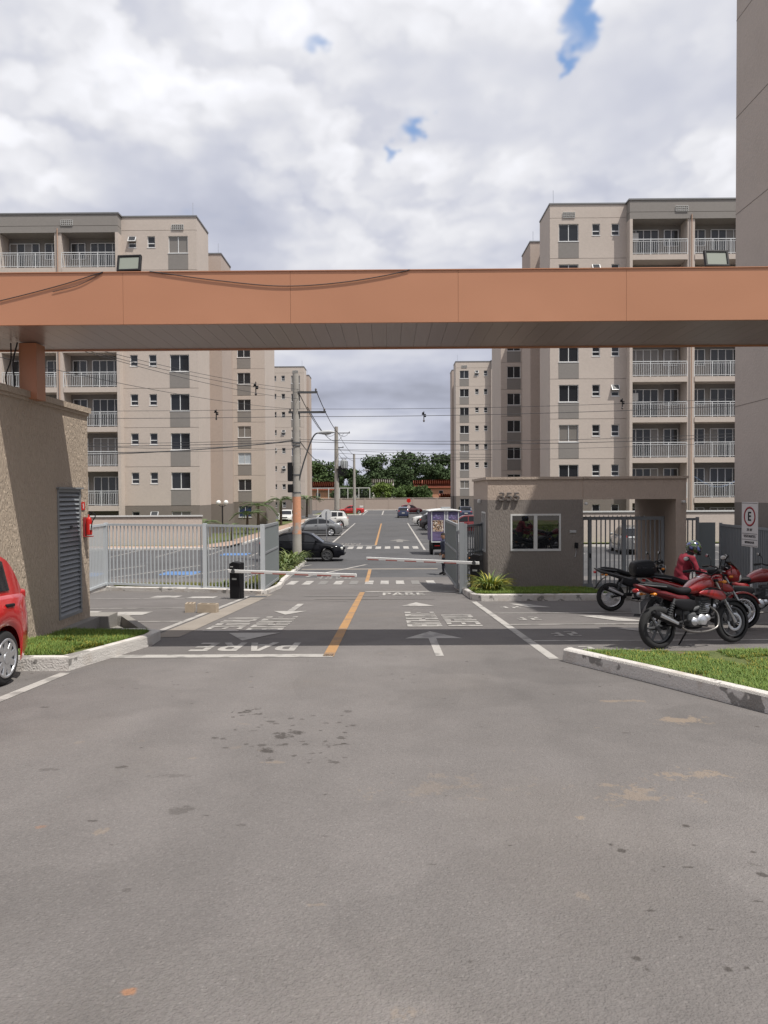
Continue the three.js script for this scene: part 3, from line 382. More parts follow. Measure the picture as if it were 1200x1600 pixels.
  bays.forEach(([u0, u1], bi) => {
    const [a, c] = fp(s, u0, u1), flip = (bi % 2 === 0) === (s < 0) ? 1 : -1, at = (f) => (flip > 0 ? lerp(a, c, f) : lerp(c, a, f));
    const rl = railing(a, c), order = (p, q) => [Math.min(at(p), at(q)), Math.max(at(p), at(q))];
    const [d0, d1] = order(0.42 + 0.0, 0.97), [w0, w1] = order(0.05, 0.31), [dfr, dpn] = glazed(d0, d1, 0.02, 2.12, 4, 0), [wfr, wpn] = glazed(w0, w1, 0.95, 2.12, 2, 0);
    for (let k = 0; k < 8; k++) {
      const y = F0 + k * FH, bal = P('balcony', boxAt(a, c, k ? -0.34 : -0.6, 0.02, -0.6, k ? zf - 0.02 : zf - 0.03), k ? M.fBeige : M.fTaupe); bal.position.y = y;
      if (k) { const rr = P('railing', rl, M.rail, bal); rr.position.set(0, 0.02, zf - 0.08); } else P('low_wall', boxAt(a, c, 0.02, 1.25, zf - 0.2, zf - 0.04), M.fTaupe, bal);
      const f = P('door_frame', dfr, M.frame, bal); f.position.z = -0.6; const g = r() < 0.3 ? M.glassCurtain : M.glassDoor; for (const q of dpn) { const e = P('door_pane', q, r() < 0.2 ? M.glassCurtain : g, bal); e.position.z = -0.6; }
      const f2 = P('window_frame', wfr, M.frame, bal); f2.position.z = -0.6; for (const q of wpn) { const e = P('window_pane', q, g, bal); e.position.z = -0.6; }
      if (opt.ac?.includes(k * 10 + bi)) { const x = at(0.9); P('air_conditioner', merge([rbox(0.7, 0.55, 0.3, 0.03, x, 1.55, -0.42), new THREE.CylinderGeometry(0.2, 0.2, 0.02, 20).rotateX(Math.PI / 2).translate(x - 0.1, 1.55, -0.26)]), M.white, bal); P('pipe', tube([[x, 1.8, -0.45], [x - 0.2, 2.2, -0.5], [x - 0.9, 2.3, -0.52]], 0.03, 12, 6), M.white, bal); }
      if (opt.hammock?.includes(k * 10 + bi)) P('hammock', hammockGeo(at(0.06), at(0.94)), M.hammock, bal);
    }
  });
  // parapet caps, vents, rods
  const cap = (u0, u1, d0, d1) => { const [a, c] = fp(s, u0, u1); P('parapet_cap', boxAt(a - 0.05, c + 0.05, TOP, TOP + 0.1, -d1, -d0 + 0.05), M.cap); };
  cap(0, 5.3, 0, 3.55); cap(5.32, 22, -zf, 3.56); cap(1.32, 22, 3.62, opt.w2 + 3.75); cap(2.8, 22, opt.w2 + 3.85, 25.9); cap(0.1, 1.2, opt.w2, opt.w2 + 3.8); if (!opt.noRear) cap(w3, 14, 25.95, 33);
  const vent = (u, y, z) => { const gs = []; for (let i = 0; i <= 6; i++) gs.push(boxAt(i * 0.14 - 0.012, i * 0.14 + 0.012, 0, 0.36, 0, 0.03)); for (let j = 0; j <= 3; j++) gs.push(boxAt(0, 0.84, j * 0.12 - 0.012, j * 0.12 + 0.012, 0, 0.03)); const v = P('vent_grid', merge(gs), M.white); v.position.set(s > 0 ? u : -u - 0.84, y, z + 0.005); P('vent_back', boxAt(0.0, 0.84, 0, 0.36, -0.012, 0.0), M.fTaupe, v); };
  vent(0.9, F0 + 8 * FH + 0.02, 0.02); vent(8.5, F0 + 8 * FH + 0.14, zf + 0.02);
  P('lightning_rod', rod([s * 0.3, TOP, -0.3], [s * 0.3, TOP + 1.1, -0.3], 0.02), M.steel); P('lightning_rod', rod([s * 0.4, TOP, -opt.w2 - 0.4], [s * 0.4, TOP + 1.0, -opt.w2 - 0.4], 0.02), M.steel);
  P('downpipe', rod([s * 9.6, 0, zf + 0.04], [s * 9.6, TOP - 1, zf + 0.04], 0.04), M.pipeBrown);
  return b;
}
M.pipeBrown = mat([0.40, 0.26, 0.19], 0.7); M.hammock = mat([0.30, 0.42, 0.66], 0.9);
function hammockGeo(x0, x1) { const p = [], ix = [], n = 16; for (let i = 0; i <= n; i++) for (let j = 0; j <= 3; j++) { const t = i / n; p.push(lerp(x0, x1, t), 1.45 - 0.75 * Math.sin(Math.PI * t) + 0.06 * Math.abs(j - 1.5), 0.1 + (j - 1.5) * 0.16 * Math.sin(Math.PI * t) + 0.005 * j); } for (let i = 0; i < n; i++) for (let j = 0; j < 3; j++) { const a = i * 4 + j; ix.push(a, a + 1, a + 4, a + 1, a + 5, a + 4); } const g = new THREE.BufferGeometry(); g.setAttribute('position', new THREE.Float32BufferAttribute(p, 3)); g.setIndex(ix); g.computeVertexNormals(); return g; }
const blockA = block(-1, -13.6, 55, -0.06, 'tall beige apartment block with balconies behind the white fence', { seed: 3, w2: 8.5, w3: -0.6, rw: 0.9 });
const blockC = block(1, 11.35, 54.2, 0.28, 'tall beige apartment block with balconies behind the guardhouse', { seed: 8, w2: 8.0, w3: 0.35, rw: 1.0, ac: [70, 30], hammock: [11] });
block(-1, -13.1, 119.5, -0.05, 'small distant apartment block beyond the concrete lamp pole', { seed: 14, w2: 8.5, w3: 0, noRear: true });
block(1, 10.3, 118, 0.3, 'small distant apartment block beyond the advertising trailer', { seed: 19, w2: 8.0, w3: 0, noRear: true });
// close blocks that flank the entrance, mostly out of the picture
function flank(x0, x1, d0, d1, top, label) {
  const b = thing('flank_block', label, 'building', null, [0, 0, 0]), lines = [];
  mesh('plinth', boxAt(x0, x1, -0.5, EYE - 0.3, -d1, -d0), M.taupe, b); mesh('wall', boxAt(x0, x1, EYE - 0.298, top, -d1, -d0), plaster([0.47, 0.41, 0.37], { bumpMap: rep(fineBump, 0.8) }), b);
  for (let y = EYE + 2.5; y < top; y += 2.8) lines.push(boxAt(x0 - 0.006, x1 + 0.006, y, y + 0.018, -d1 - 0.006, -d0 + 0.006)); mesh('joint_band', merge(lines), M.taupe, b);
  mesh('parapet_cap', boxAt(x0 - 0.06, x1 + 0.06, top, top + 0.1, -d1 - 0.06, -d0 + 0.06), M.cap, b);
}
flank(10.2, 24, 10.8, 22.75, 19.4, 'tall plain plastered building beside the grey bar fence');
flank(-24, -10.42, 11, 20.6, 19.4, 'sliver of a tall pale building above the louvred shed');
// garden walls
function gardenWall(x0, x1, d, h, label) { const w = thing('garden_wall', label, 'wall', null, [0, 0, -d]); mesh('wall', boxAt(x0, x1, 0, h, -0.15, 0), M.fBeige, w); mesh('coping', boxAt(x0 - 0.05, x1 + 0.05, h, h + 0.09, -0.2, 0.05), M.white, w); mesh('coping_base', boxAt(x0 - 0.03, x1 + 0.03, h - 0.12, h, -0.17, 0.02), M.fTaupe, w); }
gardenWall(-31, -11.9, 48.6, 1.95, 'low beige garden wall before the tall block by the white fence');
gardenWall(11.2, 32, 49.2, 2.05, 'low beige garden wall seen through the porch');
// boundary wall at the far end
{ const w = thing('boundary_wall', 'long beige panelled boundary wall at the end of the yard', 'wall', null, [0, 0, -160]); let x = -60; for (let i = 0; i < 24; i++) { mesh('panel', boxAt(x + 0.05, x + 4.95, 0, 2.35, -0.15, 0), M.fPink, w); mesh('pilaster', boxAt(x - 0.14, x + 0.14, 0, 2.4, -0.2, 0.05), M.fPink, w); x += 5; } mesh('coping', boxAt(-60, 60, 2.4, 2.5, -0.22, 0.07), M.fBeige, w); }
// ---------------------------------------------------------------- entrance canopy
const CAN = { d0: 9.9, d1: 11.74, y0: EYE + 2.2, y1: EYE + 2.86, x0: -7.6, x1: 10.15 };
{
  const c = thing('entrance_canopy', 'wide orange metal canopy spanning the gate driveway', 'canopy', null, [0, 0, 0]);
  const joints = [-7.6, -5.55, -3.4, -1.25, 0.9, 3.05, 5.2, 7.35, 10.15];
  for (let i = 0; i < joints.length - 1; i++) { mesh('front_panel', boxAt(joints[i] + 0.0015, joints[i + 1] - 0.0015, CAN.y0 + 0.0, CAN.y1, -CAN.d0 - 0.03, -CAN.d0), M.orange, c); mesh('rear_panel', boxAt(joints[i] + 0.0015, joints[i + 1] - 0.0015, CAN.y0, CAN.y1, -CAN.d1, -CAN.d1 + 0.03), M.orange, c); }
  mesh('inner_frame', boxAt(CAN.x0 + 0.02, CAN.x1 - 0.02, CAN.y0 + 0.06, CAN.y1 - 0.03, -CAN.d1 + 0.04, -CAN.d0 - 0.04), M.orange, c);
  mesh('top_flashing', boxAt(CAN.x0, CAN.x1, CAN.y1 + 0.001, CAN.y1 + 0.012, -CAN.d1 - 0.01, -CAN.d0 + 0.012), M.orange, c);
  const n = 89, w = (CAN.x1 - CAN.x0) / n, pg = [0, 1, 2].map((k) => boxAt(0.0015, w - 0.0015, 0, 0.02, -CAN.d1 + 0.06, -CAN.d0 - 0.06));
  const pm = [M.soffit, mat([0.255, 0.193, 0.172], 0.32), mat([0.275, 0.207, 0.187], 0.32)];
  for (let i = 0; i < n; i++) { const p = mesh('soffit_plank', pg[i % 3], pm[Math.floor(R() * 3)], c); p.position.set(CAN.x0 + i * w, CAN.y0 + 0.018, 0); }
  mesh('soffit_edge', boxAt(CAN.x0, CAN.x1, CAN.y0 + 0.002, CAN.y0 + 0.05, -CAN.d0 - 0.06, -CAN.d0 - 0.032), M.orange, c); mesh('soffit_edge', boxAt(CAN.x0, CAN.x1, CAN.y0 + 0.002, CAN.y0 + 0.05, -CAN.d1 + 0.032, -CAN.d1 + 0.06), M.orange, c);
  mesh('column', boxAt(-5.31, -5.06, 4.7, CAN.y0 + 0.004, -11.34, -11.06), M.orange, c);
  mesh('side_arm', boxAt(-7.5, -6.1, CAN.y0 - 0.12, CAN.y0, -11.6, -10.3), M.orange, c);
  mesh('loose_cable', merge([tube([[-5.3, CAN.y0, -11.0], [-5.36, 5.2, -10.98], [-5.33, 4.85, -10.95], [-5.42, 4.75, -10.96]], 0.012, 14, 5), tube([[-5.42, CAN.y0, -11.05], [-5.40, 5.25, -11.0], [-5.48, 5.0, -11.0], [-5.42, 4.8, -10.98]], 0.01, 14, 5)]), M.wire, c);
  const hang = (pts, r = 0.006) => tube(pts.map(([x, y]) => [x, y, -CAN.d0 + 0.012]), r, 40, 5);
  solo('hanging_cable', hang([[-3.05, CAN.y1 + 0.01], [-2.2, CAN.y1 - 0.11], [-1.35, CAN.y1 - 0.19], [-0.6, CAN.y1 - 0.15], [0.05, CAN.y1 - 0.05], [0.28, CAN.y1 + 0.005]]), M.wire, 'thin black cable sagging across the middle of the orange canopy', 'cable');
  solo('hanging_cable', merge([hang([[-3.65, CAN.y1 + 0.008], [-4.1, CAN.y1 - 0.13], [-4.6, CAN.y1 - 0.26], [-5.3, CAN.y1 - 0.42], [-6.2, CAN.y1 - 0.6]]), hang([[-3.65, CAN.y1 + 0.004], [-3.95, CAN.y1 - 0.15], [-4.3, CAN.y1 - 0.24]], 0.004)]), M.wire, 'thin black cable sagging down the canopy by the shed', 'cable');
  const flood = (x, label) => {
    const f = thing('flood_light', label, 'flood light', 'flood lights on the canopy', [x, CAN.y1 + 0.012, -CAN.d0 - 0.14]);
    mesh('bracket', merge([rod([-0.12, 0, 0], [-0.145, 0.1, 0.02], 0.008), rod([0.12, 0, 0], [0.145, 0.1, 0.02], 0.008), boxAt(-0.13, 0.13, 0, 0.012, -0.02, 0.02)]), M.black, f);
    const h = mesh('housing', merge([rbox(0.31, 0.03, 0.05, 0.008, 0, 0.105, 0), rbox(0.31, 0.03, 0.05, 0.008, 0, -0.105, 0), rbox(0.03, 0.2, 0.05, 0.008, -0.14, 0, 0), rbox(0.03, 0.2, 0.05, 0.008, 0.14, 0, 0), boxAt(-0.14, 0.14, -0.1, 0.1, -0.03, -0.012)]), M.black, f); h.position.set(0, 0.135, 0.03); h.rotation.set(-0.32, 0, x < 0 ? 0.03 : -0.02);
    mesh('lens', boxAt(-0.126, 0.126, -0.091, 0.091, -0.01, 0.012), mat([0.22, 0.24, 0.205], 0.2), h);
  };
  flood(-3.35, 'black square flood light on the canopy above the exit lane'); flood(4.24, 'black square flood light on the canopy beside the tall plain building');
}
// ---------------------------------------------------------------- louvred shed
{
  const s = thing('utility_shed', 'low rough beige plastered shed with a grey louvred door', 'shed', null, [0, 0, 0]), x = -5.2, top = 4.72;
  const d0 = 9.9, d1 = 13.25, da = 12.0, db = 12.9, yA = 1.34, yB = EYE + 0.11;
  // wall towards the road with the door opening (drawn in the plane z = along the road)
  const f = facade(d0, d1, 0.4, top, [[da, db, yA, yB]], 0.2); f.rotateY(Math.PI / 2).translate(x, 0, 0); mesh('wall', muv(f), M.wallBeige, s);
  mesh('rear_volume', boxAt(-9, x - 0.21, 0.3, top, -d1 + 0.001, -d0 - 0.001), M.wallBeige, s);
  mesh('coping', merge([boxAt(-9.06, x + 0.05, top, top + 0.09, -d1 - 0.05, -d0 + 0.05), boxAt(-9.03, x + 0.025, top - 0.05, top - 0.001, -d1 - 0.025, -d0 + 0.025)]), M.wallBeige, s);
  mesh('plinth', merge([boxAt(x + 0.002, x + 0.16, 0.5, gy(12.6) + 0.22, -13.4, -d0 + 0.1), boxAt(-6.2, x + 0.3, 0.5, gy(12.9) + 0.24, -13.75, -13.27)]), M.concrete, s);
  const dr = mesh('louvred_door', merge([boxAt(x - 0.06, x + 0.012, yA, yB, -da - 0.05, -da), boxAt(x - 0.06, x + 0.012, yA, yB, -db, -db + 0.05), boxAt(x - 0.06, x + 0.012, yB - 0.05, yB, -db + 0.05, -da - 0.05), boxAt(x - 0.06, x + 0.012, yA, yA + 0.05, -db + 0.05, -da - 0.05)]), M.louver, s);
  const n = 27, sl = cbox(0.012, 0.085, 0.80, 0, 0, 0).rotateZ(0.6); for (let i = 0; i < n; i++) { const q = mesh('slat', sl, M.louver, dr); q.position.set(x - 0.02, lerp(yA + 0.08, yB - 0.08, i / (n - 1)), -(da + db) / 2); }
  mesh('backing', boxAt(x - 0.12, x - 0.1, yA, yB, -db + 0.01, -da - 0.01), M.louver, dr); mesh('latch', rbox(0.03, 0.05, 0.07, 0.01, x + 0.015, yB - 0.62, -12.5), M.darkGrey, dr); mesh('top_drip', boxAt(x + 0.002, x + 0.05, yB + 0.003, yB + 0.03, -db - 0.03, -da + 0.03), M.louver, dr);
  // extinguisher and its sign
  const e = thing('fire_extinguisher', 'red fire extinguisher with its hose in a bracket on the shed wall', 'extinguisher', null, [x + 0.07, 2.70, -13.05]); e.scale.setScalar(0.7);
  mesh('cylinder', new THREE.LatheGeometry([[0, 0], [0.062, 0.005], [0.07, 0.03], [0.07, 0.36], [0.055, 0.42], [0.02, 0.45], [0.02, 0.5], [0, 0.5]].map((q) => new THREE.Vector2(...q)), 20).translate(0.02, -0.1, 0), M.red, e);
  mesh('bracket', merge([boxAt(-0.086, -0.076, -0.14, 0.34, -0.09, 0.09), boxAt(-0.076, 0.1, -0.14, -0.12, -0.08, 0.08)]), mat([0.30, 0.03, 0.03], 0.5), e); mesh('label', new THREE.CylinderGeometry(0.0715, 0.0715, 0.14, 20, 1, true, 0.6, 2.0).translate(0.02, 0.1, 0), M.white, e);
  mesh('valve', merge([rbox(0.1, 0.025, 0.03, 0.008, 0.04, 0.42, 0), rbox(0.12, 0.02, 0.025, 0.008, 0.05, 0.46, 0)]), M.black, e); mesh('hose', tube([[0.04, 0.4, 0.02], [0.14, 0.44, 0.04], [0.19, 0.36, 0.04], [0.13, 0.25, 0.05], [0.1, 0.1, 0.06], [0.09, -0.02, 0.06]], 0.012, 24, 6), M.black, e);
  const sg = thing('extinguisher_sign', 'small red sign with a white extinguisher symbol on the shed wall', 'sign', null, [x + 0.012, 3.13, -13.0]); sg.scale.setScalar(0.68); mesh('plate', boxAt(-0.01, 0, -0.1, 0.1, -0.1, 0.1), M.red, sg); mesh('symbol', merge([boxAt(0.0, 0.003, -0.065, 0.03, -0.025, 0.025), boxAt(0.0, 0.003, 0.034, 0.06, -0.012, 0.02), boxAt(0, 0.003, 0.02, 0.055, 0.03, 0.042)]), M.white, sg);
}
// gutter walls and step beside the shed
setting('gutter_wall', merge([boxAt(-6.2, -4.72, 0.2, gy(13.9) + 0.22, -13.95, -13.80), muv(cbox(1.72, 1.0, 0.13).rotateY(-1.05).translate(-4.36, gy(13.2) - 0.32, -13.08))]), M.concrete, 'grey concrete gutter walls below the shed', 'kerb');
setting('concrete_apron', poly([[-6.2, 12.2], [-4.0, 12.3], [-4.2, 12.6], [-4.9, 13.75], [-6.2, 13.75]], 0.05), M.concrete, 'grey concrete apron below the louvred door', 'pavement');
// loose blocks
{ const cb = (x, d, w, h, t, turn, label) => { const o = thing('concrete_block', label, 'block', 'loose blocks on the bays', G(x, d, 0.008), turn); mesh('shell', merge([boxAt(-w / 2, w / 2, 0, h, -t / 2, -t / 2 + 0.03), boxAt(-w / 2, w / 2, 0, h, t / 2 - 0.03, t / 2), boxAt(-w / 2, -w / 2 + 0.03, 0, h, -t / 2 + 0.03, t / 2 - 0.03), boxAt(w / 2 - 0.03, w / 2, 0, h, -t / 2 + 0.03, t / 2 - 0.03)]), M.block, o); mesh('web', boxAt(-0.015, 0.015, 0.004, h - 0.004, -t / 2 + 0.03, t / 2 - 0.03), M.block, o); };
  cb(-3.98, 16.75, 0.42, 0.19, 0.19, -0.12, 'long hollow concrete block lying by the exit lane'); cb(-4.42, 16.95, 0.19, 0.19, 0.3, 0.1, 'end-on concrete block beside the longer block'); }
// ---------------------------------------------------------------- fences and gates
function barFence(name, label, pts, h, spacing, m, o = {}) { // pts (x, d); rails level with each span's ground
  const f = thing(name, label, 'fence', o.group, [0, 0, 0]);
  const w = o.bw ?? 0.032, lift = o.lift ?? 0.2;
  for (let i = 0; i < pts.length - 1; i++) {
    const [xa, da] = pts[i], [xb, db] = pts[i + 1], L = Math.hypot(xb - xa, db - da), ang = Math.atan2(db - da, xb - xa);
    const y0 = o.base ?? Math.max(gy(da), gy(db)) + lift, y1 = o.top ?? y0 + h, span = new THREE.Group(); span.name = 'panel'; span.position.set(xa, y0, -da); span.rotation.y = ang; f.add(span);
    const H = y1 - y0; mesh('rail', boxAt(0.04, L - 0.04, H - 0.07, H, -0.028, 0.028), m, span); mesh('rail', boxAt(0.04, L - 0.04, 0, 0.07, -0.028, 0.028), m, span);
    const n = Math.round(L / spacing), bar = boxAt(-w / 2, w / 2, 0.07, H - 0.07, -0.013, 0.013); for (let k = 1; k < n; k++) { const q = mesh('bar', bar, m, span); q.position.x = (L * k) / n; }
    if (o.mid) mesh('rail', boxAt(0.04, L - 0.04, H * 0.5, H * 0.5 + 0.05, -0.024, 0.024), m, span);
  }
  const pw = o.pw ?? 0.05;
  for (const [i, [x, d]] of pts.entries()) { if (o.noPost?.includes(i)) continue; const q = i === 1 && o.bigPost ? o.bigPost : pw, yb = gy(d) + (o.foot ?? 0.06), yt = (o.top ?? gy(d) + lift + h) + 0.03; mesh('post', boxAt(x - q, x + q, yb - 0.05, yt, -d - q, -d + q), m, f); }
  return f;
}
const FT = EYE - 0.9;
barFence('bar_fence', 'pale grey bar fence on the kerb behind the exit bays', [[-8.95, 21], [-9.2, 24.85], [-5.7, 23.68], [-3.74, 22.6]], 2, 0.142, M.fenceWhite, { top: FT, base: FT - 1.98, bigPost: 0.05, pw: 0.06 });
// open gate leaves: solid ribbed sheet in a frame, swung along the road
function leaf(x, d0, d1, sgn, label) {
  const o = thing('gate_leaf', label, 'gate', 'open leaves of the driveway gate', [x, gy(d0) + 0.12, -d0]), L = d1 - d0, H = FT - gy(d0) - 0.12;
  mesh('frame', merge([boxAt(-0.03, 0.03, 0, H, -0.06, 0), boxAt(-0.03, 0.03, 0, H, -L, -L + 0.06), boxAt(-0.03, 0.03, 0, 0.08, -L + 0.06, -0.06), boxAt(-0.03, 0.03, H - 0.08, H, -L + 0.06, -0.06), boxAt(-0.03, 0.03, H * 0.55, H * 0.55 + 0.06, -L + 0.06, -0.06)]), M.fenceGrey, o);
  const n = Math.round((L - 0.12) / 0.1), rib = boxAt(-0.012, 0.012, 0.08, H - 0.08, -0.046, 0.046); for (let i = 0; i < n; i++) { const q = mesh('sheet_rib', rib, M.fencePanel, o); q.position.set(i % 2 ? 0.006 : -0.002, 0, -0.06 - (i + 0.5) * ((L - 0.12) / n)); }
  mesh('hinge', merge([0.3, 1.0, H - 0.3].map((y) => rod([sgn * 0.04, y, 0.02], [sgn * 0.04, y + 0.12, 0.02], 0.02))), M.steel, o);
}
leaf(-3.72, 22.72, 25.6, -1, 'grey sheet gate leaf standing open beside the white fence'); leaf(2.02, 22.75, 27.5, 1, 'grey sheet gate leaf standing open beside the guardhouse');
{ const p = solo('gate_post', boxAt(2.06, 2.2, gy(22.6), FT + 0.05, -22.67, -22.53), M.fenceGrey, 'square grey gate post beside the guardhouse', 'post'); }
barFence('bar_fence', 'short grey bar fence between gate post and guardhouse', [[2.25, 22.65], [2.84, 23.6]], 2, 0.15, M.fenceGrey, { top: FT - 0.02, base: FT - 1.75, mid: true, pw: 0.04 });
barFence('bar_fence', 'dark grey dense bar fence along the tall plain building', [[9.95, 23.1], [9.92, 19.5], [9.9, 15.9], [9.9, 12.4]], 2, 0.1, M.fenceGrey, { top: EYE - 0.95, base: EYE - 2.75, lift: 0.1, bw: 0.05, pw: 0.035, foot: -0.4 });
barFence('bar_fence', 'grey bar fence section between porch pillar and tall building', [[8.75, 23.3], [9.35, 23.35]], 2, 0.16, M.fenceGrey, { top: EYE - 0.78, base: EYE - 2.75, mid: true, pw: 0.04 });
solo('fence_panel', boxAt(9.4, 9.9, EYE - 2.8, EYE - 0.92, -23.42, -23.36), M.fencePanel, 'solid grey fence panel beside the dense bar fence', 'panel');
// ---------------------------------------------------------------- boom barriers
function boom(x, d, base, turn, label, dir) {
  const b = thing('boom_barrier', label, 'barrier', 'boom barriers at the gate', [x, gy(d) + base, -d], turn);
  mesh('cabinet', merge([rbox(0.3, 0.82, 0.26, 0.015, 0, 0.41, 0), muv(new THREE.ExtrudeGeometry(new THREE.Shape([[-0.15, 0.82], [0.15, 0.82], [0.15, 0.97], [-0.05, 1.0], [-0.15, 0.95]].map((q) => new THREE.Vector2(...q))), { depth: 0.24, bevelEnabled: true, bevelSize: 0.008, bevelThickness: 0.008, bevelSegments: 2 }).translate(0, -0.003, -0.12))]), M.plastic, b);
  mesh('name_plate', boxAt(-0.07, 0.07, 0.52, 0.57, 0.131, 0.136), mat([0.35, 0.36, 0.35], 0.4), b); mesh('base_plate', boxAt(-0.19, 0.19, 0, 0.012, -0.17, 0.17), M.darkGrey, b); if (dir > 0) mesh('sticker', boxAt(-0.12, -0.04, 0.865, 0.885, 0.129, 0.133), M.white, b);
  const arm = mesh('boom', rbox(3.75, 0.09, 0.04, 0.015, dir * 1.72, 0.76, 0.175), mat([0.70, 0.70, 0.69], 0.4), b), st = boxAt(-0.2, 0.2, -0.044, -0.012, 0.003, 0.0235);
  for (let i = 0; i < 5; i++) { const q = mesh('stripe', st, M.boomRed, arm); q.position.set(dir * (0.75 + i * 0.65), 0.76, 0.1735); }
  mesh('hub', rod([0, 0.76, 0.12], [0, 0.76, 0.2], 0.06, 0.06, 16), M.darkGrey, b);
}
boom(-4.15, 20.8, 0.008, -0.35, 'black boom barrier with white arm across the exit lane', 1); boom(2.5, 22.0, 0.16, 0.52 - 1.04, 'black boom barrier with white arm across the entry lane', -1);
// ---------------------------------------------------------------- guardhouse
{
  const g = thing('guardhouse', 'beige and taupe guardhouse with a sliding window and covered porch', 'guardhouse', null, [0, 0, -22.3]);
  const xl = 2.86, xr = 5.62, xp = 8.3, xe = 8.6, top = EYE + 0.40, mid = EYE - 0.19, dep = 3.7, by = 0.2, th = 0.16;
  const wx0 = 3.52, wx1 = 4.98, wy0 = EYE - 1.68, wy1 = EYE - 0.60;
  mesh('front_wall', facade(xl, xr, mid, top, [], th), M.beige, g); mesh('front_wall', facade(xl, xr, by, mid - 0.002, [[wx0, wx1, wy0, wy1]], th), M.taupe, g);
  // road side with the narrow window
  const sA = facade(-dep, -th - 0.001, mid, top, [], th), sB = facade(-dep, -th - 0.001, by, mid - 0.002, [[-1.35, -0.45, EYE - 1.75, EYE - 0.55]], th);
  for (const [q, m] of [[sA, M.beige], [sB, M.taupe]]) { q.rotateY(-Math.PI / 2); q.translate(xl, 0, 0); mesh('side_wall', muv(q), m, g); }
  mesh('rear_volume', boxAt(xl + th + 0.8, xr - 0.02, by, top - 0.05, -dep, -1.6), M.taupe, g); mesh('inner_wall', boxAt(xr - 0.15, xr - 0.001, by, top - 0.2, -dep, -th - 0.001), M.taupe, g); mesh('floor', boxAt(xl + th, xr - 0.16, by, 0.5, -1.6, -th - 0.002), M.concrete, g);
  mesh('roof', boxAt(xl + 0.01, xe - 0.01, top - 0.12, top - 0.005, -dep, -th - 0.002), M.capStone, g);
  mesh('coping', merge([boxAt(xl - 0.05, xr + 0.001, top, top + 0.075, -0.22, 0.05), boxAt(xl - 0.05, xl + 0.2, top, top + 0.075, -dep - 0.05, -0.221), boxAt(xr + 0.004, xe + 0.05, top, top + 0.075, -0.22, 0.08)]), M.capStone, g);
  mesh('porch_lintel', boxAt(xr + 0.002, xe, mid, top - 0.001, -0.2, 0.03), M.beige, g); mesh('porch_ceiling', boxAt(xr + 0.01, xp - 0.01, mid + 0.02, mid + 0.06, -dep, -0.21), M.taupe, g);
  mesh('porch_wall', merge([boxAt(xp, xe, by, mid - 0.002, -dep, 0.028)]), M.beige, g);
  // window
  const wf = mesh('window', merge([boxAt(wx0, wx1, wy0, wy0 + 0.06, -0.12, 0.02), boxAt(wx0, wx1, wy1 - 0.05, wy1, -0.12, 0.012), boxAt(wx0, wx0 + 0.05, wy0 + 0.06, wy1 - 0.05, -0.12, 0.012), boxAt(wx1 - 0.05, wx1, wy0 + 0.06, wy1 - 0.05, -0.12, 0.012), boxAt((wx0 + wx1) / 2 - 0.05, (wx0 + wx1) / 2 + 0.05, wy0 + 0.06, wy1 - 0.05, -0.1, 0.008)]), M.white, g);
  const gm = mat([0.012, 0.013, 0.015], 0.015, { clearcoat: 1, clearcoatRoughness: 0.01, reflectivity: 0.9, ior: 2.0, specularIntensity: 1 });
  mesh('pane', boxAt(wx0 + 0.05, (wx0 + wx1) / 2 - 0.05, wy0 + 0.06, wy1 - 0.05, -0.07, -0.06), gm, wf); mesh('pane', boxAt((wx0 + wx1) / 2 + 0.05, wx1 - 0.05, wy0 + 0.06, wy1 - 0.05, -0.05, -0.04), gm, wf);
  const sw = mesh('side_window', merge([boxAt(xl - 0.015, xl + 0.06, EYE - 1.75, EYE - 1.70, -1.35, -0.45), boxAt(xl - 0.015, xl + 0.06, EYE - 0.60, EYE - 0.55, -1.35, -0.45), boxAt(xl - 0.015, xl + 0.06, EYE - 1.70, EYE - 0.60, -0.5, -0.45), boxAt(xl - 0.015, xl + 0.06, EYE - 1.70, EYE - 0.60, -1.35, -1.30), boxAt(xl - 0.01, xl + 0.05, EYE - 1.70, EYE - 0.60, -0.93, -0.88)]), M.white, g); mesh('pane', boxAt(xl + 0.02, xl + 0.03, EYE - 1.70, EYE - 0.60, -1.30, -0.5), M.glass, sw);
  // house number, lamps, plate, intercom
  const tg = (ch) => { const q = new TextGeometry(ch, { font, size: 0.235, depth: 0.05, curveSegments: 8, bevelEnabled: true, bevelThickness: 0.004, bevelSize: 0.004, bevelSegments: 1 }); return q; };
  [...'355'].forEach((ch, i) => { const q = mesh('number', tg(ch), mat([0.19, 0.17, 0.16], 0.35, { metalness: 0.5 }), g); q.position.set(3.17 + i * 0.215, EYE - 0.21, 0.03); });
  const cam = (x, y, z) => { const c = mesh('camera', merge([rod([x, y, z], [x, y, z + 0.08], 0.02), rbox(0.07, 0.07, 0.18, 0.02, x - 0.02, y - 0.02, z + 0.15)]), M.white, g); };
  cam(xe - 0.12, mid - 0.06, 0.03); cam(xr + 0.08, mid - 0.1, -0.05); mesh('side_lamp', merge([rbox(0.1, 0.12, 0.14, 0.03, xl - 0.06, mid - 0.05, -1.6)]), M.white, g);
  mesh('name_plate', rbox(0.19, 0.07, 0.02, 0.006, 5.33, EYE - 1.12, 0.012), M.steel, g); mesh('intercom', rbox(0.1, 0.16, 0.05, 0.012, 5.42, EYE - 1.52, 0.026), M.black, g); mesh('intercom_cable', tube([[5.41, EYE - 1.6, 0.02], [5.42, EYE - 1.72, 0.015], [5.39, EYE - 1.86, 0.015]], 0.014, 10, 5), M.steel, g);
  // porch gate
  const gate = thing('porch_gate', 'dark grey bar gate under the guardhouse porch', 'gate', null, [0, 0, -23.2]), gb = gy(23.2) + 0.13, gt = EYE - 0.72;
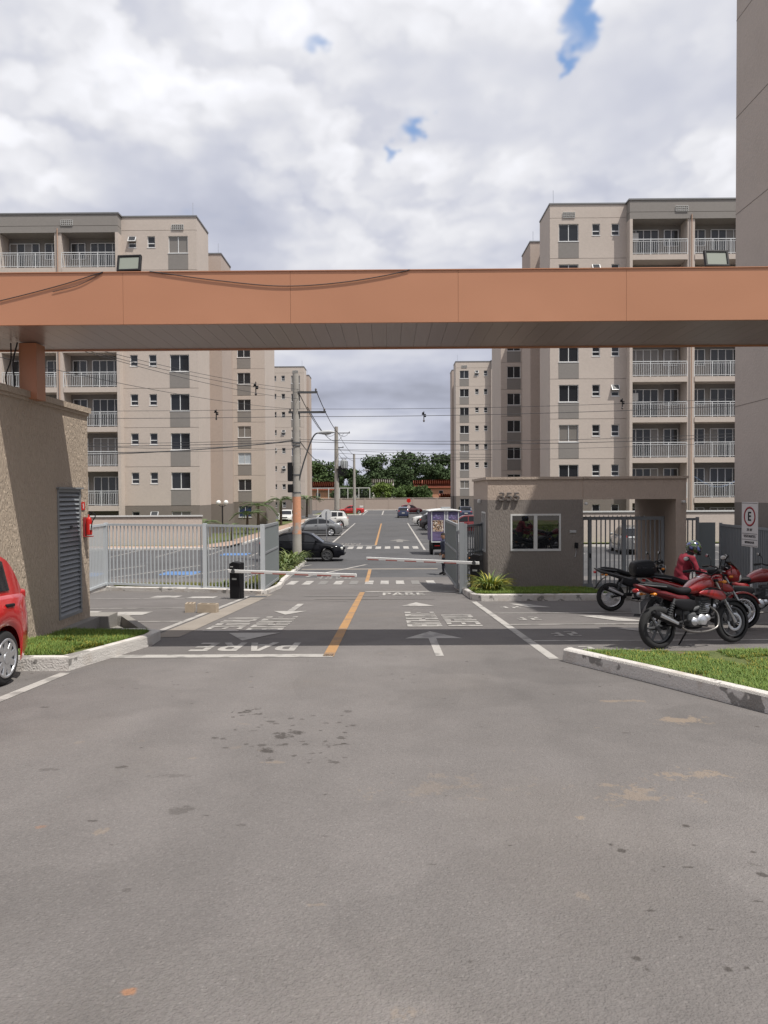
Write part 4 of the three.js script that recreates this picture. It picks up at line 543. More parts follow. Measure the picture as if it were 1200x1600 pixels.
  const GM = M.fenceGrey; mesh('frame', merge([boxAt(xr + 0.02, xr + 0.1, gb, gt, -0.04, 0.04), boxAt(6.0, 6.1, gb, gt, -0.045, 0.045), boxAt(7.02, 7.14, gb, gt, -0.045, 0.045), boxAt(8.2, 8.28, gb, gt, -0.04, 0.04), boxAt(xr + 0.1, 8.2, gt - 0.1, gt, -0.03, 0.03), boxAt(xr + 0.1, 8.2, gb, gb + 0.1, -0.03, 0.03)]), GM, gate);
  const bar = boxAt(-0.017, 0.017, gb + 0.1, gt - 0.1, -0.014, 0.014); for (let x = 5.85; x < 8.18; x += 0.135) { if (Math.abs(x - 6.05) < 0.07 || Math.abs(x - 7.08) < 0.08) continue; mesh('bar', bar, GM, gate).position.x = x; }
  const spike = new THREE.ConeGeometry(0.02, 0.05, 6); for (let x = 5.8; x < 7.7; x += 0.135) mesh('spike', spike, M.frame, gate).position.set(x, gt + 0.024, 0); mesh('handle', rbox(0.04, 0.14, 0.06, 0.01, 6.05, gb + 0.95, 0.06), M.black, gate);
}
// ---------------------------------------------------------------- parking sign
{
  const s = thing('parking_sign', 'white parking sign with a red-ringed letter on a thin post', 'sign', null, [7.87, gy(16.8), -16.8], 0.12), y = 1.38;
  mesh('post', rod([0.02, 0, 0.04], [0.02, 2.3, 0.04], 0.025), M.rail, s);
  const face = (n, g, m) => { const q = mesh(n, g, m, s); q.rotation.y = -Math.PI / 2; return q; };
  face('plate', rbox(0.6, 0.97, 0.012, 0.004, 0, y + 0.485, 0), mat([0.60, 0.575, 0.57], 0.5));
  face('border', merge([boxAt(-0.285, 0.285, y + 0.945, y + 0.955, 0.007, 0.009), boxAt(-0.285, 0.285, y + 0.28, y + 0.29, 0.007, 0.009), boxAt(-0.285, 0.285, y + 0.148, y + 0.158, 0.007, 0.009), boxAt(-0.285, 0.285, y + 0.02, y + 0.028, 0.007, 0.009)]), mat([0.05, 0.05, 0.06], 0.6));
  face('ring', new THREE.TorusGeometry(0.195, 0.022, 4, 40).scale(1, 1, 0.1).translate(0, y + 0.66, 0.009), mat([0.32, 0.02, 0.03], 0.5));
  const tx = (str, size, yy) => { const q = new TextGeometry(str, { font, size, depth: 0.003, curveSegments: 5, bevelEnabled: false }); q.computeBoundingBox(); q.translate(-(q.boundingBox.max.x + q.boundingBox.min.x) / 2, yy, 0.007); face('lettering', q, M.black); };
  tx('E', 0.2, y + 0.565); tx('20 30\'', 0.055, y + 0.345); tx('VISITANTES', 0.058, y + 0.2); tx('MORADOR', 0.05, y + 0.07);
}
// ---------------------------------------------------------------- cars
const paintM = (rgb, o = {}) => mat(rgb, 0.35, { clearcoat: 1, clearcoatRoughness: 0.06, metalness: 0.15, ...o });
const P1 = (pts) => (x) => { if (x <= pts[0][0]) return pts[0][1]; for (let i = 1; i < pts.length; i++) if (x <= pts[i][0]) { const [a, ya] = pts[i - 1], [b, yb] = pts[i]; return lerp(ya, yb, (x - a) / (b - a)); } return pts[pts.length - 1][1]; };
const PS = (pts) => { const c = new THREE.CatmullRomCurve3(pts.map(([x, y]) => new THREE.Vector3(x, y, 0)), false, 'centripetal').getPoints(120).map((p) => [p.x, p.y]); for (let i = 1; i < c.length; i++) if (c[i][0] <= c[i - 1][0]) c[i][0] = c[i - 1][0] + 1e-4; return P1(c); };
const SHAPES = {
  sedan: { L: 4.25, W: 0.84, R: 0.3, wb: [1.28, -1.24], belt: [[-2.12, 0.62], [-2.08, 0.88], [-1.95, 0.98], [-1.4, 1.0], [0.2, 0.95], [1.1, 0.9], [1.45, 0.85], [1.95, 0.72], [2.1, 0.58], [2.125, 0.5]], roof: [[-1.62, 0.95], [-1.35, 1.13], [-0.95, 1.36], [-0.45, 1.45], [0.1, 1.44], [0.45, 1.36], [0.8, 1.12], [1.16, 0.87]], glassR: [-1.5, -0.92], glassF: [0.5, 1.08], side: [[-1.12, -0.26], [-0.18, 0.78]], third: true },
  hatch: { L: 3.85, W: 0.83, R: 0.295, wb: [1.2, -1.2], belt: [[-1.92, 0.55], [-1.91, 0.8], [-1.84, 0.95], [-1.5, 0.98], [0.1, 0.93], [0.95, 0.9], [1.3, 0.86], [1.75, 0.72], [1.9, 0.56], [1.925, 0.48]], roof: [[-1.84, 0.93], [-1.74, 1.1], [-1.5, 1.38], [-1.1, 1.47], [-0.3, 1.5], [0.15, 1.45], [0.5, 1.25], [1.02, 0.88]], glassR: [-1.81, -1.53], glassF: [0.25, 0.96], side: [[-1.36, -0.32], [-0.24, 0.66]] },
  suv: { L: 4.3, W: 0.9, R: 0.35, wb: [1.33, -1.33], belt: [[-2.14, 0.6], [-2.12, 0.95], [-2.0, 1.1], [0.2, 1.07], [1.1, 1.03], [1.55, 0.98], [2.0, 0.86], [2.12, 0.66], [2.15, 0.55]], roof: [[-2.03, 1.08], [-1.9, 1.35], [-1.65, 1.6], [-1.0, 1.67], [0.0, 1.66], [0.35, 1.57], [0.7, 1.3], [1.1, 1.0]], glassR: [-1.98, -1.7], glassF: [0.42, 1.02], side: [[-1.6, -1.15], [-1.05, -0.28], [-0.2, 0.75]] },
  pickup: { L: 4.4, W: 0.84, R: 0.3, wb: [1.35, -1.35], belt: [[-2.2, 0.6], [-2.18, 0.95], [-2.0, 1.0], [-0.5, 1.0], [0.2, 0.96], [1.1, 0.92], [1.5, 0.86], [2.0, 0.72], [2.18, 0.56], [2.2, 0.5]], roof: [[-0.72, 0.98], [-0.62, 1.2], [-0.5, 1.42], [-0.2, 1.48], [0.25, 1.45], [0.5, 1.34], [0.85, 1.1], [1.18, 0.88]], glassR: [-0.7, -0.52], glassF: [0.52, 1.1], side: [[-0.42, -0.1], [-0.02, 0.8]] },
};
const rimGeo = (r, n, kind) => { const gs = [new THREE.TorusGeometry(r, 0.018, 6, 36).scale(1, 1, 1.2)]; for (let i = 0; i < n; i++) { const a = (i / n) * Math.PI * 2; gs.push(rbox(r * 0.98, kind === 'cover' ? 0.07 : 0.05, 0.022, 0.008, r * 0.5, 0, 0, 1).rotateZ(a)); } gs.push(new THREE.CylinderGeometry(0.055, 0.06, 0.035, 20).rotateX(Math.PI / 2)); return merge(gs); };
const tyreGeo = (R0, w, rr) => new THREE.LatheGeometry([[rr - 0.02, -w / 2 + 0.02], [rr + 0.01, -w / 2], [R0 - 0.03, -w / 2 + 0.005], [R0 - 0.005, -w / 2 + 0.03], [R0, -w / 4], [R0 - 0.004, 0], [R0, w / 4], [R0 - 0.005, w / 2 - 0.03], [R0 - 0.03, w / 2 - 0.005], [rr + 0.01, w / 2], [rr - 0.02, w / 2 - 0.02]].map((q) => new THREE.Vector2(...q)), 40).rotateX(Math.PI / 2);
function grade(nx, ny, f) { const p = [], ix = []; for (let j = 0; j <= ny; j++) for (let i = 0; i <= nx; i++) p.push(...f(i / nx, j / ny)); for (let j = 0; j < ny; j++) for (let i = 0; i < nx; i++) { const a = j * (nx + 1) + i; ix.push(a, a + 1, a + nx + 1, a + 1, a + nx + 2, a + nx + 1); } const g = new THREE.BufferGeometry(); g.setAttribute('position', new THREE.Float32BufferAttribute(p, 3)); g.setIndex(ix); g.computeVertexNormals(); return g; }
function carGeo(kind) {
  const S = SHAPES[kind], belt = PS(S.belt), roof = PS(S.roof), x0 = S.belt[0][0], x1 = S.belt[S.belt.length - 1][0], ra = S.R + 0.055;
  const wid = (x) => S.W * (1 - 0.17 * Math.pow(clamp((Math.abs(x) - S.L / 2 + 0.62) / 0.62), 2.4));
  const bot = (x) => { let y = 0.2 + 0.1 * sstep(S.L / 2 - 0.5, S.L / 2, Math.abs(x)); for (const a of S.wb) { const q = Math.abs(x - a); if (q < ra) y = Math.max(y, S.R + Math.sqrt(ra * ra - q * q)); } return y; };
  // stations, dense round the arches
  const xs = []; for (let i = 0; i <= 90; i++) xs.push(lerp(x0, x1, i / 90)); for (const a of S.wb) for (let k = -12; k <= 12; k++) xs.push(a + ra * Math.sin((k / 12) * Math.PI / 2)); for (const a of S.wb) xs.push(a - ra - 0.002, a + ra + 0.002); xs.sort((a, b) => a - b);
  const sec = (x) => { const b = Math.min(bot(x), belt(x) - 0.1), t = belt(x), w = wid(x), m = (f) => lerp(b, t - 0.06, f); const half = [[b, w * 0.965], [m(0.12), w * 0.99], [m(0.45), w], [m(0.72), w * 0.992], [m(0.78), w * 0.975], [m(1), w * 0.955], [t - 0.018, w * 0.915], [t + 0.004, w * 0.83], [t + 0.02, w * 0.45], [t + 0.026, 0]]; return [...half.map(([y, z]) => [y, z]), ...half.slice(0, -1).reverse().map(([y, z]) => [y, -z])]; };
  const secs = xs.map(sec), n = secs[0].length, p = [], ix = [];
  xs.forEach((x, i) => secs[i].forEach(([y, z]) => p.push(x, y, z)));
  for (let i = 0; i < xs.length - 1; i++) for (let j = 0; j < n - 1; j++) { const a = i * n + j, b = a + 1, c = a + n, e = c + 1; ix.push(a, c, b, b, c, e); }
  for (const [i, f] of [[0, 1], [xs.length - 1, 0]]) for (let j = 1; j < n - 1; j++) f ? ix.push(i * n, i * n + j, i * n + j + 1) : ix.push(i * n, i * n + j + 1, i * n + j);
  let body = new THREE.BufferGeometry(); body.setAttribute('position', new THREE.Float32BufferAttribute(p, 3)); body.setIndex(ix); body = toCreasedNormals(body, 0.6);
  // cabin
  const rx0 = S.roof[0][0], rx1 = S.roof[S.roof.length - 1][0], wb_ = (x) => wid(x) * 0.905, ed = (x) => roof(x) - 0.045, wr = (x) => wb_(x) - 0.28 * Math.max(0, ed(x) - belt(x));
  const cs = (x) => { const b = Math.min(belt(x) - 0.03, ed(x)), h = [[b, wb_(x)], [lerp(b, ed(x), 0.5), lerp(wb_(x), wr(x), 0.48)], [ed(x), wr(x)], [roof(x) - 0.012, wr(x) * 0.93], [roof(x) + 0.004, wr(x) * 0.75], [roof(x) + 0.018, 0]]; return [...h, ...h.slice(0, -1).reverse().map(([y, z]) => [y, -z])]; };
  let cabin = grade(10, 60, (u, v) => { const x = lerp(rx0, rx1, v), s = cs(x), k = Math.round(u * 10); return [x, s[k][0], s[k][1]]; }); { const t = cabin.index.array; for (let i = 0; i < t.length; i += 3) { const q = t[i]; t[i] = t[i + 1]; t[i + 1] = q; } cabin = toCreasedNormals(cabin, 0.6); }
  const zAt = (x, y) => lerp(wb_(x), wr(x), clamp((y - belt(x)) / Math.max(0.02, ed(x) - belt(x)))) + 0.008;
  const sideW = (a, b, sg) => grade(24, 6, (u, v) => { const x = lerp(a, b, u), y0 = belt(x) + 0.035, y1 = Math.max(y0 + 0.005, Math.min(roof(x) - 0.10, roof(lerp(x, (S.side[0][0] + S.side[S.side.length - 1][1]) / 2, 0.0)) - 0.1)), y = lerp(y0, y1, v); return [x, y, sg * zAt(x, y)]; });
  const top = ([a, b], f) => grade(10, 14, (u, v) => { const x = lerp(a, b, v), e = 0.01, dx = roof(x + e) - roof(x - e), l = Math.hypot(dx, 2 * e), z = (u * 2 - 1) * wr(x) * f, y = roof(x) + 0.018 - 0.022 * Math.pow(Math.abs(u * 2 - 1), 2); return [x - (dx / l) * 0.014, y + ((2 * e) / l) * 0.014, z]; });
  return { S, body, cabin, belt, wid, roof, zAt, side: S.side.map(([a, b]) => [sideW(a, b, 1), sideW(a, b, -1)]), rear: top(S.glassR, 0.86), front: top(S.glassF, 0.9) };
}
const carCache = {};
M.pipe = mat([0.22, 0.21, 0.2], 0.35, { metalness: 0.8 }); M.headlamp = mat([0.62, 0.63, 0.6], 0.12); M.tail = mat([0.42, 0.02, 0.02], 0.15); M.amber = mat([0.6, 0.2, 0.02], 0.2); M.carGlass = mat([0.014, 0.015, 0.018], 0.05); M.plate = mat([0.5, 0.5, 0.5], 0.5); M.bikePlate = mat([0.16, 0.16, 0.165], 0.5);
function car(kind, rgb, [x, d], turn, label, o = {}) { // local +x is the car's nose
  const q = carCache[kind] ??= carGeo(kind), { S } = q, c = thing(o.name ?? (kind === 'pickup' ? 'pickup_truck' : 'parked_car'), label, kind === 'pickup' ? 'pickup' : 'car', 'cars in the yard', G(x, d, 0.004), turn);
  if (o.pitch) c.rotation.set(o.pitch[0], turn, o.pitch[1], 'YXZ');
  const pm = paintM(rgb, o.paint), b = mesh('body', q.body, pm, c); mesh('roof', q.cabin, pm, c);
  mesh('underbody', boxAt(-S.L / 2 + 0.25, S.L / 2 - 0.25, 0.17, 0.42, -S.W + 0.24, S.W - 0.24), M.rubber, c);
  const ax = S.L / 2;
  for (const [l, r_] of q.side) { mesh('window', l, M.carGlass, c); mesh('window', r_, M.carGlass, c); }
  mesh('rear_window', q.rear, M.carGlass, c); mesh('windscreen', q.front, M.carGlass, c);
  const rr = S.R * 0.68, tg = (q.tyre ??= tyreGeo(S.R, 0.19, rr)), rg = (q['rim' + (o.spokes ?? 7)] ??= rimGeo(rr, o.spokes ?? 7, o.rim)), bk = (q.back ??= new THREE.CylinderGeometry(rr, rr, 0.05, 30).rotateX(Math.PI / 2));
  for (const wx of S.wb) for (const s of [1, -1]) { const w = mesh('wheel', tg, M.rubber, c); w.position.set(wx, S.R, s * (S.W - 0.115)); w.rotation.z = R() * 2; const r_ = mesh('rim', rg, o.rimMat ?? M.alloy, w); r_.position.z = s * 0.085; mesh('rim_back', bk, o.rim === 'cover' ? M.steel : M.darkGrey, w).position.z = s * 0.045; }
  // lights, plates, bumper strips, handles, mirrors, door gaps
  const wl = (xx) => q.wid(xx), yb = q.belt(-ax + 0.12), yf = q.belt(ax - 0.2);
  for (const s of [1, -1]) {
    mesh('headlight', rbox(0.3, 0.14, 0.34, 0.05, ax - 0.21, yf - 0.1, s * (wl(ax - 0.2) - 0.22)), M.headlamp, c);
    mesh('tail_light', rbox(0.16, kind === 'hatch' ? 0.3 : 0.22, 0.22, 0.04, -ax + 0.13, yb - 0.13 + (kind === 'hatch' ? 0.02 : 0), s * (wl(-ax + 0.1) - 0.15)), M.tail, c);
    mesh('mirror', rbox(0.1, 0.12, 0.2, 0.04, S.side[S.side.length - 1][1] - 0.02, q.belt(0.6) + 0.08, s * (S.W + 0.06)), o.mirror ?? pm, c);
    mesh('side_strip', boxAt(S.wb[1] + 0.42, S.wb[0] - 0.42, 0.46, 0.5, s > 0 ? S.W - 0.005 : -S.W - 0.012, s > 0 ? S.W + 0.012 : -S.W + 0.005), o.strip ?? M.plastic, c);
    for (const [a, e] of S.side.slice(-2)) { mesh('door_handle', rbox(0.17, 0.035, 0.035, 0.012, a + 0.12, q.belt(a) - 0.12, s * (S.W * 0.985)), o.handle ?? M.plastic, c); }
    const gap = (gx) => grade(1, 8, (u, v) => { const y = lerp(0.3, q.belt(gx) - 0.05, v); const f = (y - 0.2) / (q.belt(gx) - 0.26), z = S.W * (f < 0.72 ? 1 : lerp(0.99, 0.955, clamp((f - 0.72) / 0.28))) + 0.004; return [gx + (u - 0.5) * 0.012 * s, y, s * z]; });
    for (const gx of [S.side[S.side.length - 2][1] + 0.04, S.side[S.side.length - 1][1] + 0.12]) mesh('door_gap', gap(gx), M.black, c);
  }
  mesh('number_plate', boxAt(ax - 0.02, ax + 0.012, 0.42, 0.55, -0.2, 0.2), M.plate, c); mesh('number_plate', boxAt(-ax - 0.012, -ax + 0.02, kind === 'suv' ? 0.75 : 0.62, kind === 'suv' ? 0.88 : 0.75, -0.2, 0.2), M.plate, c);
  mesh('grille', rbox(0.06, 0.13, 0.7, 0.02, ax - 0.025, 0.6, 0), M.black, c); mesh('lower_grille', rbox(0.05, 0.1, 0.9, 0.02, ax - 0.02, 0.34, 0), M.black, c);
  if (kind === 'suv') { mesh('roof_rail', merge([-1, 1].map((s) => tube([[-1.6, 1.62, s * 0.6], [-1.4, 1.7, s * 0.6], [0, 1.71, s * 0.6], [0.2, 1.62, s * 0.6]], 0.018, 16, 6))), M.plastic, c); }
  if (kind === 'pickup') mesh('cargo_bed', boxAt(-2.05, -0.85, 0.99, 1.035, -0.66, 0.66), M.black, c);
  if (o.load) mesh('bed_load', rbox(0.6, 0.35, 1.0, 0.05, -1.7, 1.2, 0), M.white, c);
  mesh('aerial', rod([S.roof[3][0] + 0.1, q.roof(S.roof[3][0] + 0.1), 0], [S.roof[3][0] - 0.2, q.roof(S.roof[3][0]) + 0.3, 0], 0.006, 0.004, 5), M.black, c);
  return c;
}
const PI = Math.PI, slope = Math.atan(SL);
car('hatch', [0.43, 0.008, 0.008], [-4.95, 7.02], -PI / 2, 'bright red hatchback parked beside the louvred shed', { name: 'red_hatchback', spokes: 9, rim: 'cover', pitch: [0, slope], paint: { metalness: 0.0 } }).userData.group = undefined;
car('sedan', [0.004, 0.0045, 0.007], [-4.35, 38.4], 0, 'black sedan crossing the inner road behind the gate', { spokes: 6, handle: M.black, paint: { clearcoat: 0.25, metalness: 0, specularIntensity: 0.2, roughness: 0.5 }, rimMat: M.darkGrey });
car('sedan', [0.20, 0.205, 0.21], [-5.85, 61.3], PI, 'silver grey sedan parked nose to the garden', { spokes: 8, rim: 'cover', paint: { metalness: 0.6 } });
car('suv', [0.62, 0.62, 0.60], [-6.1, 75], PI, 'white off-roader parked beyond the silver sedan');
car('pickup', [0.42, 0.015, 0.015], [-6.3, 127], PI, 'small red pickup parked before the boundary wall', { load: true });
car('hatch', [0.02, 0.03, 0.075], [1.95, 107.5], PI / 2, 'dark blue hatchback at the end of the inner road');
car('hatch', [0.20, 0.018, 0.022], [3.75, 131], 0, 'dark red hatchback side-on before the boundary wall');
car('suv', [0.66, 0.66, 0.65], [4.55, 80], PI, 'white off-roader parked nose out by the inner road');
car('hatch', [0.025, 0.02, 0.022], [4.65, 70], 0, 'dark hatchback with red tail lights beside the advertising trailer');
car('suv', [0.02, 0.03, 0.07], [9.7, 99], PI / 2, 'dark blue off-roader behind the trailer');
car('hatch', [0.45, 0.02, 0.02], [6.3, 64.5], PI, 'red hatchback behind the guardhouse gate leaf');
car('hatch', [0.28, 0.285, 0.29], [13.3, 42.5], PI / 2 - 0.1, 'silver hatchback glimpsed through the porch gate', { paint: { metalness: 0.6 } });
car('pickup', [0.64, 0.64, 0.62], [-12.4, 93], -PI / 2, 'white pickup beside the distant garden');

// ---------------------------------------------------------------- motorcycles
const lathe = (pts, n = 24) => new THREE.LatheGeometry(pts.map((q) => new THREE.Vector2(...q)), n);
function ell(rx, ry, rz, x, y, z, seg = 18) { return new THREE.SphereGeometry(1, seg, 12).scale(rx, ry, rz).translate(x, y, z); }
function hullLoft(secs, n = 16, pw = 2.6) { // sections [x, yCentre, halfHeight, halfWidth], superellipse, capped
  const p = [], ix = []; secs.forEach(([x, y, h, w]) => { for (let k = 0; k < n; k++) { const a = (k / n) * PI * 2, c = Math.cos(a), s = Math.sin(a); p.push(x, y + h * Math.sign(s) * Math.pow(Math.abs(s), 2 / pw), w * Math.sign(c) * Math.pow(Math.abs(c), 2 / pw)); } });
  for (let i = 0; i < secs.length - 1; i++) for (let k = 0; k < n; k++) { const a = i * n + k, b = i * n + ((k + 1) % n), c = a + n, e = b + n; ix.push(a, c, b, b, c, e); }
  for (const [i, f] of [[0, 1], [secs.length - 1, 0]]) for (let k = 1; k < n - 1; k++) f ? ix.push(i * n, i * n + k, i * n + k + 1) : ix.push(i * n, i * n + k + 1, i * n + k);
  const g = new THREE.BufferGeometry(); g.setAttribute('position', new THREE.Float32BufferAttribute(p, 3)); g.setIndex(ix); return toCreasedNormals(g, 0.7);
}
const smoothSecs = (s, n = 5) => { const out = [], c = [0, 1, 2, 3].map((k) => new THREE.CatmullRomCurve3(s.map((q, i) => new THREE.Vector3(i, q[k], 0)))); for (let i = 0; i <= (s.length - 1) * n; i++) { const t = i / ((s.length - 1) * n); out.push(c.map((q) => q.getPoint(t).y)); } for (const q of out) { q[2] = Math.max(0.004, q[2]); q[3] = Math.max(0.004, q[3]); } return out; };
const mtTyre = (r, w) => { const pts = []; for (let i = 0; i <= 14; i++) { const a = -0.5 * PI * 1.25 + (i / 14) * PI * 1.25; pts.push([r - w * 0.5 + Math.cos(a) * w * 0.5, Math.sin(a) * w * 0.5]); } return lathe(pts, 44).rotateX(PI / 2); };
const mtRim = (r, kind) => { const gs = [lathe([[r - 0.035, -0.03], [r - 0.01, -0.035], [r - 0.02, 0], [r - 0.01, 0.035], [r - 0.035, 0.03], [r - 0.042, 0], [r - 0.035, -0.03]], 44).rotateX(PI / 2)]; if (kind === 'spoke') for (let i = 0; i < 36; i++) { const a = (i / 36) * PI * 2, s = i % 2 ? 1 : -1; gs.push(rod([0.035 * Math.cos(a + 0.8), 0.035 * Math.sin(a + 0.8), s * 0.03], [(r - 0.03) * Math.cos(a), (r - 0.03) * Math.sin(a), 0], 0.0022, 0.0022, 4)); } else for (let i = 0; i < 6; i++) { const a = (i / 6) * PI * 2; gs.push(rbox(r - 0.04, 0.032, 0.025, 0.008, (r - 0.03) / 2, 0, 0, 1).rotateZ(a)); } gs.push(rod([0, 0, -0.06], [0, 0, 0.06], 0.045, 0.045, 16)); return merge(gs); };
function bike(rgb, [x, d], turn, label, o = {}) { // local +x is the front wheel, origin on the ground under the engine; right-hand side is +z
  const b = thing('motorcycle', label, 'motorcycle', 'motorcycles parked in the bays', G(x, d, 0.012), turn), pm = paintM(rgb), lean = o.lean ?? -0.06; b.rotation.set(lean, turn, 0, 'YXZ');
  const P = (n, g, m, par = b) => mesh(n, g, m, par), xr = -0.66, xf = 0.68, r = 0.305;
  const rim = o.spoke ? mtRim(r - 0.075, 'spoke') : mtRim(r - 0.075, 'alloy');
  for (const [wx, tw] of [[xr, 0.115], [xf, 0.09]]) {
    const w = P('wheel', mtTyre(r, tw), M.rubber); w.position.set(wx, r, 0); P('rim', rim, o.spoke ? M.chrome : o.rim ?? M.darkGrey, w);
    if (wx > 0) P('brake_disc', lathe([[0.095, -0.002], [0.13, -0.002], [0.13, 0.002], [0.095, 0.002], [0.095, -0.002]], 32).rotateX(PI / 2).translate(0, 0, 0.06), M.steel, w); else { P('sprocket', lathe([[0.03, -0.004], [0.09, -0.004], [0.09, 0.004], [0.03, 0.004], [0.03, -0.004]], 24).rotateX(PI / 2).translate(0, 0, -0.07), M.steel, w); }
  }
  // front end
  const st = [0.36, 0.92];
  P('fork', merge([-1, 1].flatMap((s) => [rod([xf, r, s * 0.075], [lerp(xf, st[0], 0.45), lerp(r, st[1], 0.45), s * 0.075], 0.028, 0.028, 12), rod([lerp(xf, st[0], 0.45), lerp(r, st[1], 0.45), s * 0.075], [st[0] + 0.0, st[1], s * 0.075], 0.02, 0.02, 12)])), M.steel);
  P('triple_clamp', merge([rbox(0.07, 0.04, 0.2, 0.012, st[0] + 0.01, st[1], 0), rbox(0.07, 0.04, 0.2, 0.012, st[0] + 0.08, st[1] - 0.15, 0)]), M.black);
  P('front_fender', grade(10, 14, (u, v) => { const a = lerp(0.35, 2.35, v), rr = r + 0.035 - 0.03 * Math.pow(Math.abs(u * 2 - 1), 2); return [xf + Math.cos(a) * rr, r + Math.sin(a) * rr, (u * 2 - 1) * 0.065]; }), o.blackFender ? M.plastic : pm);
  P('handlebar', tube([[0.20, 1.06, -0.36], [0.27, 1.07, -0.28], [0.35, 1.03, -0.1], [0.36, 1.0, 0], [0.35, 1.03, 0.1], [0.27, 1.07, 0.28], [0.20, 1.06, 0.36]], 0.013, 30, 8), M.black);
  P('grips', merge([-1, 1].map((s) => rod([0.19, 1.058, s * 0.38], [0.255, 1.07, s * 0.27], 0.02, 0.02, 10))), M.rubber); P('levers', merge([-1, 1].map((s) => tube([[0.30, 1.06, s * 0.25], [0.31, 1.05, s * 0.32], [0.27, 1.045, s * 0.38]], 0.006, 8, 5))), M.steel);
  for (const s of [-1, 1]) { const m = P('mirror', merge([tube([[0.28, 1.08, s * 0.25], [0.29, 1.18, s * 0.28], [0.27, 1.24, s * 0.33]], 0.007, 10, 6), ell(0.02, 0.035, 0.06, 0.27, 1.25, s * 0.37)]), M.black); P('mirror_glass', ell(0.006, 0.028, 0.052, 0.254, 1.25, s * 0.37), M.steel, m); }
  P('instrument', rbox(0.1, 0.08, 0.2, 0.03, 0.42, 1.05, 0), M.black);
  // headlamp and cowl
  if (o.cowl) { P('front_cowl', hullLoft(smoothSecs([[0.40, 0.93, 0.10, 0.12], [0.50, 0.94, 0.15, 0.13], [0.60, 0.92, 0.12, 0.10], [0.66, 0.88, 0.05, 0.05]])), pm); P('headlight', ell(0.05, 0.08, 0.1, 0.62, 0.88, 0), M.headlamp); P('windscreen', grade(8, 6, (u, v) => { const a = (u - 0.5) * 1.9; return [0.5 + 0.12 * Math.cos(a) - v * 0.12, 1.02 + v * 0.13, 0.14 * Math.sin(a)]; }), M.blackGloss); }
  else { P('headlamp_shell', lathe([[0.001, -0.09], [0.06, -0.08], [0.09, -0.02], [0.092, 0.03], [0.08, 0.04]], 24).rotateZ(-PI / 2).translate(0.47, 0.9, 0), pm); P('headlight', ell(0.03, 0.085, 0.085, 0.505, 0.9, 0), M.headlamp); }
  for (const s of [-1, 1]) { P('indicator', merge([rod([0.42, 0.9, s * 0.08], [0.42, 0.9, s * 0.17], 0.01), ell(0.035, 0.025, 0.03, 0.42, 0.9, s * 0.19)]), M.amber); P('indicator', merge([rod([-0.78, 0.78, s * 0.05], [-0.78, 0.78, s * 0.12], 0.01), ell(0.035, 0.022, 0.025, -0.78, 0.78, s * 0.14)]), M.amber); }
  // frame
  P('frame', merge([tube([[0.33, 0.86, 0], [0.36, 0.68, 0], [0.26, 0.4, 0], [0.1, 0.27, 0], [-0.2, 0.27, 0]], 0.02, 20, 8), tube([[0.33, 0.88, 0], [0.1, 0.78, 0], [-0.2, 0.7, 0], [-0.35, 0.6, 0]], 0.022, 16, 8), ...[-1, 1].flatMap((s) => [tube([[-0.2, 0.68, s * 0.09], [-0.45, 0.74, s * 0.1], [-0.8, 0.82, s * 0.07]], 0.014, 12, 6), rod([-0.28, 0.38, s * 0.09], [-0.25, 0.7, s * 0.09], 0.016), rod([-0.22, 0.38, s * 0.085], [xr, r, s * 0.085], 0.02, 0.018)])]), M.black);
  P('shock', merge([-1, 1].flatMap((s) => { const gs = [rod([xr + 0.08, r + 0.06, s * 0.115], [-0.42, 0.7, s * 0.115], 0.016)]; for (let i = 0; i < 7; i++) { const t = 0.25 + i * 0.09; gs.push(new THREE.TorusGeometry(0.028, 0.007, 5, 12).rotateX(PI / 2).rotateZ(-0.45).translate(lerp(xr + 0.08, -0.42, t), lerp(r + 0.06, 0.7, t), s * 0.115)); } return gs; })), M.darkGrey);
  // engine
  const en = P('engine', merge([rbox(0.3, 0.17, 0.2, 0.05, 0.0, 0.36, 0), rbox(0.17, 0.14, 0.18, 0.04, -0.1, 0.42, 0)]), M.darkGrey);
  P('engine_cover', merge([lathe([[0.001, 0.035], [0.06, 0.032], [0.085, 0.015], [0.09, 0]], 24).rotateX(PI / 2).translate(0.05, 0.37, 0.1), lathe([[0.001, 0.03], [0.045, 0.025], [0.06, 0]], 24).rotateX(PI / 2).translate(-0.08, 0.36, 0.1), lathe([[0.001, 0.035], [0.06, 0.03], [0.08, 0]], 24).rotateX(-PI / 2).translate(0.05, 0.37, -0.1), lathe([[0.001, 0.02], [0.04, 0.018], [0.05, 0]], 20).rotateX(PI / 2).translate(0.15, 0.40, 0.1)]), o.engine ?? M.alloy, en);
  { const gs = []; for (let i = 0; i < 7; i++) gs.push(rbox(0.17 - (i === 6 ? 0.03 : 0), 0.012, 0.19, 0.005, 0.08 + i * 0.012, 0.47 + i * 0.027, 0, 1).rotateZ(0)); gs.push(rbox(0.12, 0.2, 0.13, 0.02, 0.11, 0.55, 0), rbox(0.15, 0.07, 0.15, 0.025, 0.17, 0.67, 0)); P('cylinder_fins', merge(gs), M.darkGrey, en); }
  // exhaust
  P('exhaust_pipe', tube([[0.24, 0.56, 0.05], [0.34, 0.45, 0.09], [0.31, 0.28, 0.12], [0.15, 0.22, 0.13], [-0.15, 0.22, 0.14], [-0.3, 0.26, 0.15], [-0.4, 0.32, 0.155]], 0.016, 36, 8), M.pipe);
